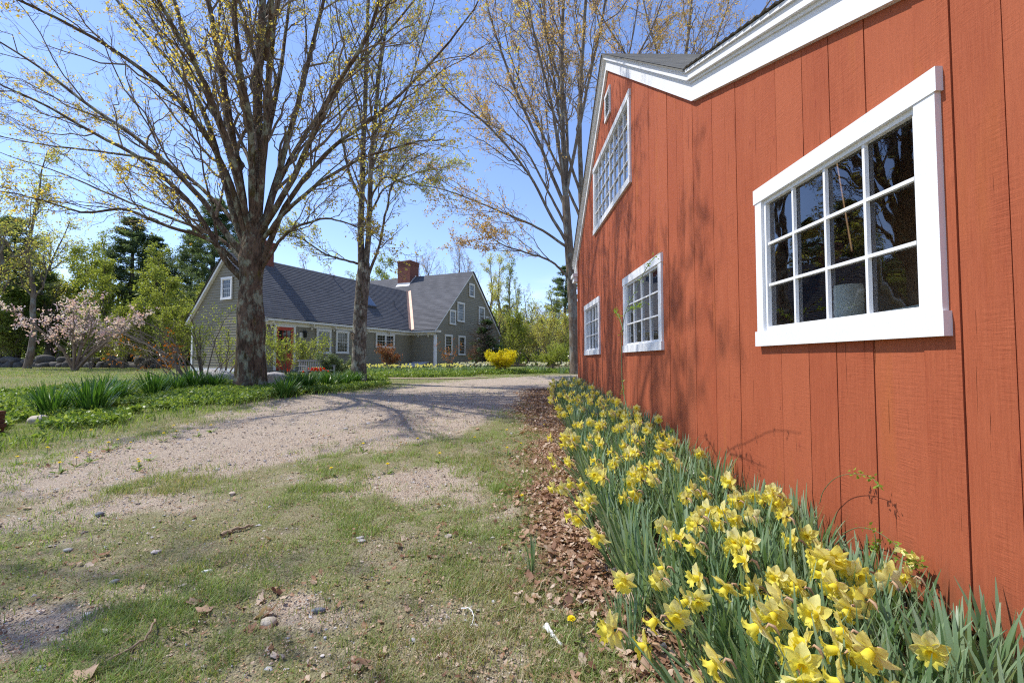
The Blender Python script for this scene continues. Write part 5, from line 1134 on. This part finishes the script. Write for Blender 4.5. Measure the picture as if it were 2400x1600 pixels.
for _ in range(6000):
    y = 1.2 + 12.0 * U() ** 1.55; xl = float(bed_left(y)); x = U(xl, min(2.0, xl + 1.45)); 
    if y < 2 and x > 1.0 + (y - .9) * .75: continue
    if vnoise(x * 2.2, y * 1.4, 0, 31) < .30: continue
    if all((x - a) ** 2 + (y - b) ** 2 > (.072 + .010 * y) ** 2 for a, b in cand): cand.append((x, y))
    if len(cand) >= 282: break
for x, y in cand:
    zone = ('in the nearest third of the bed', 'in the dense middle of the bed', 'in the far end of the bed')[int(y > 2.8) + int(y > 6.5)]
    side = 'on the grass side' if x < float(bed_left(y)) + .45 else 'towards the barn boards' if x > float(bed_left(y)) + .95 else 'amid the leaves'
    place_daff(x, y, math.pi + rng.normal() * .75, f'yellow trumpet daffodil {side}, {zone}', U(.88, 1.06))
cf = []
for _ in range(9000):
    y = 1.0 + 12.6 * U() ** 1.3; xl = float(bed_left(y)) + .08; x = U(xl, 2.03)
    if y < 1.7 and x > 1.0 + (y - .9) * 1.1: continue
    if all((x - a) ** 2 + (y - b) ** 2 > (.105 + .006 * y) ** 2 for a, b in cf): cf.append((x, y))
    if len(cf) >= 260: break
for x, y in cf:
    j = int(rng.integers(5)); o = FOL[j] if ff[j] else dup(FOL[j]); ff[j] = False; s_ = U(.8, 1.1)
    o.location = (x, y, float(gz(x, y))); o.rotation_euler = (U(-.05, .05), U(-.22, .0), U(-.5, .5)); o.scale = (s_,) * 3
    tag(o, 'blue-green daffodil leaf clump without a bloom ' + ('in the near half of the bed' if y < 4 else 'in the far half of the bed'), 'plant', 'daffodil leaf clumps along the red barn wall')
for i, (x, y) in enumerate([(1222, 1315), (1452, 1480 * 0 + 1500), (1420, 1450), (1465, 1440)]):
    o = dup(FOL[i]); p = ground_at(x, y); o.location = p; s_ = (.55, .6, .5, .7)[i]; o.scale = (.35 if i == 0 else s_ * .8, .35 if i == 0 else s_ * .8, s_)
    tag(o, ['thin green shoot alone in the leaf litter', 'short broad green shoots at the near edge of the leaf litter', 'short green shoots left of the near daffodils', 'short dark green leaf tuft beside the near daffodils'][i], 'plant')
# far beds: one simple clump per thing
def far_clump(head, n=26, nb=6, H=.36):
    mb = MB(); blades(mb, V3(0, 0, 0), n, H * U(.7, 1.1, n), .022 * U(.7, 1.2, n), U(0, 6.283, n), U(.02, .4, n), U(.1, .8, n), .1, 5, spread=.16)
    r = thing('daffodil_clump', None, 'flower'); mb.build('leaves', M['daff_leaf'], r); h = MB()
    for _ in range(nb):
        c = V3(U(-.2, .2), U(-.2, .2), H * U(.9, 1.2)); R = rotmat((U(-1, 1), U(-1, 1), U(-.3, .3)), U(.8, 1.6))
        for k in range(6):
            V, Fc = tepal(.052, .034, -.3, 3, 3); a = k * math.pi / 3; ca, sa = math.cos(a), math.sin(a); h.add(V @ np.array([[ca, sa, 0], [-sa, ca, 0], [0, 0, 1]]) @ R.T + c, Fc, U())
        h.tubes(np.array([[c, c + R @ V3(0, 0, .02), c + R @ V3(0, 0, .035)]]), np.array([[.012, .015, .02]]), 8)
    h.build('blooms', M[head], r); return r
FC = [far_clump('petal'), far_clump('petal', 26, 4), far_clump('whitepetal', 30, 8), far_clump('redpetal', 20, 7, .34)]; fu = [True] * 4
def put_far(j, x, d, lb, grp, s_=1.0):
    o = FC[j] if fu[j] else dup(FC[j]); fu[j] = False; p = gat(x, d); o.location = p; o.rotation_euler = (0, 0, U(0, 6.28)); o.scale = (s_,) * 3; tag(o, lb, 'flower', grp)
for i, x in enumerate(np.linspace(792, 1072, 34)):
    lb = 'yellow daffodil clump ' + ('beside the slender maple trunk' if x < 850 else 'in front of the paired window' if x < 925 else 'before the cellar hatch corner' if x < 995 else 'below the front gable wall')
    put_far(int(rng.integers(2)), x + U(-4, 4), 19.5 + U(-.9, 1.1) + (x - 792) * .004, lb, 'yellow daffodil clumps before the house', U(.9, 1.15))
for x, d in [(730, 18.5), (745, 19), (700, 18), (720, 18.8)]: put_far(0, x, d, 'yellow daffodil clump near the red tulips', 'yellow daffodil clumps before the house', .9)
for x, d, lb in [(714, 15.9, 'left red tulip clump before the white bench'), (726, 15.9, 'middle red tulip clump before the white bench'), (738, 15.9, 'right red tulip clump before the white bench'), (662, 18.0, 'single red tulip clump near the red door shrub')]: put_far(3, x, d, lb, 'red tulips', 1.05 if x > 700 else .7)
for i, x in enumerate([1072, 1082, 1092, 1102, 1112, 1122, 1062, 1132, 1212, 1224, 1236, 1248, 1290, 1302, 1314, 1322]):
    put_far(2, x, 20.8 + U(-.8, .8), 'white narcissus clump ' + ('left of the round yellow bush' if x < 1150 else 'right of the round yellow bush' if x < 1270 else 'near the barn corner'), 'white narcissus clumps', 1.15)

# ------------------------------------------------------------------ climbers and small things by the barn
def climber(label, pts, depth_x, lf_n, name='climbing_rose', r=.004, lsz=.035, flowers=()):
    def w3(x, y, X): rr = ray(x, y); rr = rr * X / rr[0]; rr[2] += CAMH; return rr
    r0 = thing(name, label, 'climber', w3(*pts[0][0][:2], depth_x)); o = V3(*r0.location); st, lf = MB(), MB()
    for br in pts:
        P = smooth_path([w3(x, y, depth_x + e) for x, y, e in br], 24); st.tube(P, np.linspace(r, r * .35, 24), 6)
        q = leafpos(P[None], lf_n, .25, 1); leaves(lf, q, 4, lsz, .5, lsz * .5, .15)
    st.build('stems', M['stem'], r0, o=o); lf.build('foliage', M['twining'], r0, o=o)
    if flowers:
        fm = MB()
        for x, y in flowers: leaves(fm, np.array([w3(x, y, depth_x)]), 9, .034, .8, .008, 0)
        fm.build('blossoms', M['petal'], r0, o=o)
    return r0
climber('thin budding twig rising in front of the middle barn window', [[(1480, 1060, .0), (1474, 985, 0), (1459, 900, 0), (1457, 800, 0), (1465, 735, 0), (1490, 680, 0), (1520, 620, 0), (1553, 587, 0)], [(1461, 775, 0), (1452, 745, 0), (1440, 725, 0)], [(1470, 730, 0), (1485, 720, 0), (1512, 708, 0)]], 1.2, 16, 'budding_twig', .005, .026)
climber('thin leafy rose cane arching over the barn boards near the daffodils', [[(1921, 1180, 0), (1930, 1150, 0), (1955, 1122, 0), (1985, 1111, 0), (2015, 1111, 0), (2045, 1120, 0), (2062, 1145, 0)]], 2.02, 7, 'climbing_rose', .0025, .024)
climber('low leafy rose cane with pale yellow blooms at the barn foot', [[(1975, 1250, 0), (2010, 1236, 0), (2050, 1243, 0), (2090, 1268, 0), (2130, 1300, 0), (2165, 1330, 0)], [(2050, 1250, 0), (2052, 1275, 0), (2040, 1300, 0)], [(2070, 1300, 0), (2110, 1312, 0), (2150, 1325, 0)]], 2.03, 10, 'climbing_rose', .0025, .024, [(2117, 1287), (2142, 1312), (2128, 1327), (2150, 1307)])
climber('small leafy shoots against the barn beside the middle daffodils', [[(1540, 1060, 0), (1548, 1030, 0), (1535, 1012, 0)], [(1545, 1050, 0), (1565, 1020, 0), (1580, 1010, 0)], [(1560, 1070, 0), (1580, 1055, 0), (1595, 1052, 0)]], 1.95, 14, 'leafy_shoot', .0035, .035)
climber('young green maple sprig hanging in at the left edge of the view', [[(-30, 320, 0), (20, 303, 0), (60, 312, 0), (95, 306, 0)], [(-30, 350, 0), (0, 330, 0), (12, 335, 0)]], -4.5, 8, 'leafy_sprig', .006, .09) if False else None

# dandelions
def dandelion():
    r = thing('dandelion', None, 'flower'); st, h, lf = MB(), MB(), MB(); st.tube([(0, 0, 0), (.005, 0, .04), (.004, .003, .075)], [.002] * 3, 5); st.build('stem', M['stem'], r)
    n = 46; a = U(0, 6.283, n); e = U(-.1, 1.4, n); d = np.stack([np.cos(a) * np.cos(e), np.sin(a) * np.cos(e), np.sin(e) * .7], 1); pz = np.tile(V3(.004, .003, .078), (n, 1)); s_ = nrm(np.cross(d, V3(0, 0, 1.01))) * .003
    h.add(np.stack([pz - s_ * .4, pz + s_ * .4, pz + d * .019 + s_, pz + d * .019 - s_], 1), np.arange(n * 4).reshape(-1, 4), np.repeat(U(0, 1, n), 4)); h.build('bloom', M['dand'], r)
    blades(lf, V3(0, 0, 0), 9, .09 * U(.6, 1.2, 9), .018 * U(.7, 1.2, 9), U(0, 6.283, 9), U(.9, 1.3, 9), U(.1, .5, 9), .4, 5, spread=.01); lf.build('leaves', M['grass'], r); return r
D0 = dandelion(); d1 = True
spots = [(1310, 1465, 'dandelion in the leaf litter beside the near daffodils'), (1200, 1118 * 0 + 1158, 'dandelion alone in the grass left of the bed'), (1250, 985, 'dandelion on the grass near the far daffodils')] + [(x, y, 'dandelion on the grassy verge left of the drive') for x, y in [(38, 1065), (176, 1068), (205, 1058), (138, 1083), (318, 1078), (345, 1055), (318, 1070), (300, 1028), (375, 1010), (405, 1002), (398, 990), (430, 985), (485, 990), (455, 1000), (250, 1032), (210, 1003), (110, 1045), (270, 1022)]] + [(x, y, 'dandelion in the worn grass right of the drive') for x, y in [(835, 1035), (760, 1092), (960, 1022), (1090, 1017), (1165, 1003), (1196, 1030), (1166, 1046), (1010, 1120 * 0 + 1060), (890, 1085)]]
for x, y, lb in spots:
    o = D0 if d1 else dup(D0); d1 = False; o.location = ground_at(x, y); o.rotation_euler = (0, 0, U(0, 6.28)); s_ = U(.9, 1.3); o.scale = (s_,) * 3; tag(o, lb, 'flower', 'dandelions')

# ------------------------------------------------------------------ grass, ground cover, pebbles, dead leaves (uncountable)
def field(n, x0, x1, y0, y1, pw=1.0):
    """random points in the seen wedge, denser towards the camera"""
    y = y0 + (y1 - y0) * U(0, 1, n) ** pw; half = 1.16 * y
    x = U(-1, 1, n) * (half + .3); ok = (x > x0) & (x < x1) & (x < 2.08); return x[ok], y[ok]
COV = np.array([(-16, 5.0), (-7.2, 5.2), (-6.6, 6.5), (-6.2, 8.5), (-5.4, 11), (-4.2, 12.9), (-3.6, 14.4), (-4.6, 16.2), (-8, 17), (-11.5, 15.5), (-13, 12), (-13, 9), (-16, 8)])
def grassden(x, y):
    g = gravel(x, y); l = litter_f(x, y); nf = fbm(x * 1.1, y * 1.1, 41, 4); n2 = fbm(x * 4, y * 4, 42, 3)
    d = np.clip((nf - .33) * 3.6, .12, 1) * np.clip(1.25 - 1.2 * g, 0.05, 1) * np.clip(1.15 - 1.3 * l, .05, 1)
    d = d * np.clip((n2 - .32) * 3.2, .12, 1); far = np.clip((sdf(x, y) - .3) / 1.0, 0, 1) * ((x < -3) | (y > 14)); d = np.maximum(d, far * .9)
    return d * np.where((y > 13) & (x > -2), 1, 1) * np.where(sdf(x, y) < -.5, .25, 1)
def grass(mb, x, y, H, Wd, one=False):
    n = len(x); z = gz(x, y) - .008; a = U(0, 6.283, n); h = H * U(.45, 1.3, n); w_ = Wd * U(.6, 1.3, n); ln = U(.2, 1.5, n) * h
    b = np.stack([x, y, z], 1); s_ = np.stack([-np.sin(a), np.cos(a), 0 * a], 1) * w_[:, None] * .5; d = np.stack([np.cos(a), np.sin(a), 0 * a], 1)
    r = np.clip(.58 + .6 * (fbm(x * .9, y * .9, 51, 3) - .5) * 2 + rng.normal(size=n) * .28, 0, 1)
    if one: mb.add(np.stack([b - s_, b + s_, b + d * ln[:, None] * .8 + np.stack([0 * h, 0 * h, h], 1)], 1), np.arange(n * 3).reshape(-1, 3), np.repeat(r, 3)); return
    m = b + d * ln[:, None] * .3 + np.stack([0 * h, 0 * h, h * .6], 1); t_ = b + d * ln[:, None] + np.stack([0 * h, 0 * h, h * .95], 1)
    V = np.stack([b - s_, b + s_, m + s_ * .8, m - s_ * .8, t_], 1).reshape(-1, 3); i = np.arange(n)[:, None] * 5
    f4 = (i + np.array([0, 1, 2, 3])); mb.add(V, f4, np.repeat(r, 5)); mb.F.setdefault(3, []).append(i + np.array([3, 2, 4]) + mb.n - len(V))
gm = MB()
for n, y0, y1, H, Wd, one in [(520000, 1.25, 4.6, .042, .0036, False), (340000, 4.4, 9, .055, .006, True), (190000, 9, 18, .055, .011, True), (150000, 18, 34, .06, .022, True)]:
    x, y = field(n, -60, 3 if y0 < 13 else 12, y0, y1, 1.25); k = U(0, 1, len(x)) < grassden(x, y); grass(gm, x[k], y[k], H, Wd, one)
x, y = field(26000, -14, 3, 1.3, 9); k = (U(0, 1, len(x)) < grassden(x, y) * np.clip((fbm(x * 1.8, y * 1.8, 61, 3) - .5) * 5, 0, 1)); grass(gm, x[k], y[k], .085, .0045)
tag(gm.build('grass', M['grass']), 'short patchy spring grass', 'grass', kind='stuff')
cm = MB(); xs_, ys_ = U(-16, -3, 150000), U(5, 17, 150000); k = (sdf(xs_, ys_, COV) < .25 * (fbm(xs_ * 2, ys_ * 2, 71, 3) - .3)) & (fbm(xs_ * 1.3, ys_ * 1.3, 72, 4) > .40); xs_, ys_ = xs_[k], ys_[k]
hgt = .04 + .13 * fbm(xs_ * 1.6, ys_ * 1.6, 73, 3) * U(.3, 1.2, len(xs_)); leaves(cm, np.stack([xs_, ys_, gz(xs_, ys_) + hgt], 1), 2, .07, .6, .02, -.12, True, .3)
x, y = U(-14, -4, 9000), U(5.2, 13, 9000); k = (np.abs(sdf(x, y, COV)) < .5); x, y = x[k], y[k]; n = len(x)
blades(cm, np.stack([x, y, gz(x, y)], 1), n, .17 * U(.6, 1.2, n), .013 * U(.7, 1.3, n), U(0, 6.283, n), U(.05, .6, n), U(.2, 1.0, n), .1, 5, spread=.02)
x, y = U(-7, 3.2, 30000), U(17.5, 22.5, 30000); k = (sdf(x, y) > 1.4) & (fbm(x, y, 74, 3) > .4); x, y = x[k], y[k]; leaves(cm, np.stack([x, y, gz(x, y) + .14 * U(0, 1, len(x))], 1), 2, .085, .5, .03, -.3, True, .2)
tag(cm.build('ground_cover', M['cover']), 'low leafy green ground cover under the maples', 'ground cover', kind='stuff')
# pebbles
ico = None
import bmesh
bm = bmesh.new(); bmesh.ops.create_icosphere(bm, subdivisions=1, radius=1); IV = np.array([v.co[:] for v in bm.verts]); IF = np.array([[v.index for v in f.verts] for f in bm.faces]); bm.free()
x, y = field(95000, -14, 3, 1.3, 13, 1.5); k = U(0, 1, len(x)) < np.clip(gravel(x, y) * 1.5 - .15, .22, 1) * np.clip(1.2 - litter_f(x, y), .1, 1); x, y = x[k], y[k]; n = len(x)
sz = .0028 * np.exp(rng.normal(size=n) * .55) * (1 + y * .10); sz = np.clip(sz, .002, .022); sz = np.where(U(0, 1, n) < .02, sz * 2.2, sz)
ca = U(0, 6.283, n); sc3 = np.stack([U(.8, 1.5, n), U(.7, 1.1, n), U(.4, .75, n)], 1) * sz[:, None]; V = (IV[None] * (1 + .25 * rng.normal(size=(n, 12, 1)))) * sc3[:, None]
V = np.stack([V[..., 0] * np.cos(ca)[:, None] - V[..., 1] * np.sin(ca)[:, None], V[..., 0] * np.sin(ca)[:, None] + V[..., 1] * np.cos(ca)[:, None], V[..., 2]], -1) + np.stack([x, y, gz(x, y) + sz * .1 - .014 * gravel(x, y)], 1)[:, None]
pm = flat(); pm.add(V, (IF[None] + np.arange(n)[:, None, None] * 12).reshape(-1, 3), np.repeat(U(0, 1, n), 12))
pn = NT('pebble_stone'); M['pebble'] = pn.pbr(pn.ramp(pn.attr('rnd').outputs['Fac'], [(0, (.24, .20, .16)), (.3, (.44, .35, .26)), (.6, (.56, .47, .38)), (.8, (.38, .38, .40)), (1, (.70, .64, .56))]), .9, None, .2)
tag(pm.build('pebbles', M['pebble']), 'loose pebbles of the gravel drive', 'gravel', kind='stuff')
# dead leaves
def leaf_tpl(k):
    n = 14; a = np.linspace(0, 2 * math.pi, n, endpoint=False); r = .5 + .28 * np.abs(np.sin(a * 2.5 + .3 * k)) ** .8; r[n // 2] *= .6
    x = r * np.cos(a) * 1.25; y = r * np.sin(a) * .8; z = .35 * (x ** 2) * U(.2, 1) - .3 * np.abs(y) * U(-.6, 1) + .12 * rng.normal(size=n); return np.vstack([np.stack([x, y, z], 1), [[0, 0, .02]]]), [(i, (i + 1) % n, n) for i in range(n)]
LT = [leaf_tpl(k) for k in range(7)]
def scatter_leaves(mb, x, y, size, lift=.0):
    n = len(x); z = gz(x, y); which = rng.integers(0, 7, n)
    for k in range(7):
        m = which == k; c = m.sum()
        if not c: continue
        T, Fc = LT[k]; a = U(0, 6.283, c); s_ = size * np.exp(rng.normal(size=c) * .35); tx, ty = rng.normal(size=c) * .35, rng.normal(size=c) * .35
        V = T[None] * s_[:, None, None]; V = np.stack([V[..., 0] * np.cos(a)[:, None] - V[..., 1] * np.sin(a)[:, None], V[..., 0] * np.sin(a)[:, None] + V[..., 1] * np.cos(a)[:, None], V[..., 2]], -1)
        V[..., 2] += V[..., 0] * tx[:, None] + V[..., 1] * ty[:, None]; V += np.stack([x[m], y[m], z[m] + .004 + U(0, 1, c) * lift], 1)[:, None]
        mb.add(V, (np.array(Fc)[None] + np.arange(c)[:, None, None] * len(T)).reshape(-1, 3), np.repeat(U(0, 1, c), len(T)))
lm = MB(); x, y = U(-.2, 2.05, 30000), 1.0 + 12.5 * U(0, 1, 30000) ** 1.5; k = U(0, 1, len(x)) < litter_f(x, y); scatter_leaves(lm, x[k], y[k], .019, .03)
x, y = field(16000, -14, 2.0, 1.3, 15, 1.4); k = U(0, 1, len(x)) < (.05 + .9 * np.clip((x + 1.6) / 2.2, 0, 1) ** 1.5 * np.clip(1 - gravel(x, y), .1, 1) + .25 * (litter_f(x, y) > .2)); scatter_leaves(lm, x[k], y[k], .013, .012)
x, y = field(5000, -14, 2.0, 1.3, 9, 1.4); k = fbm(x * 1.5, y * 1.5, 91, 3) > .6; scatter_leaves(lm, x[k], y[k], .022, .012)
x, y = field(75000, -14, 2.0, 1.3, 9, 1.4); k = U(0, 1, len(x)) < (.35 + .5 * fbm(x * 2, y * 2, 95, 3)) * (sdf(x, y) > -1.2); scatter_leaves(lm, x[k], y[k], .0062, .006)
tag(lm.build('leaf_litter', M['litter']), 'dry brown leaf litter beside the flower bed', 'leaf litter', kind='stuff')
for lb, x, y, s_ in [('big curled grey-brown oak leaf in the bottom left grass', 190, 1555, .075), ('pale tan oak leaf left of the round pale stone', 470, 1405, .06), ('tan oak leaf lying above its pale neighbour', 440, 1392, .045), ('broad brown oak leaf at the lower right of the leaf litter', 1330, 1575, .06), ('lone tan leaf in the grass left of the leaf litter', 1215, 1385, .045), ('pale flat leaf at the bottom edge of the grass', 1165, 1590, .055)]:
    mb = MB(); p = ground_at(x, y); T, Fc = leaf_tpl(3); a = U(0, 6.28); R = rotmat((U(-.5, .5), U(-.5, .5), .2), .4); mb.add((T * s_) @ R.T, Fc, U(.5, 1)); o = mb.build('oak_leaf', M['litter']); o.location = p + V3(0, 0, .02); o.rotation_euler = (0, 0, a); tag(o, lb, 'leaf', 'big fallen oak leaves')
for k, o in TPL.items():
    if k not in used:
        for ch in list(o.children): bpy.data.objects.remove(ch)
        bpy.data.objects.remove(o)
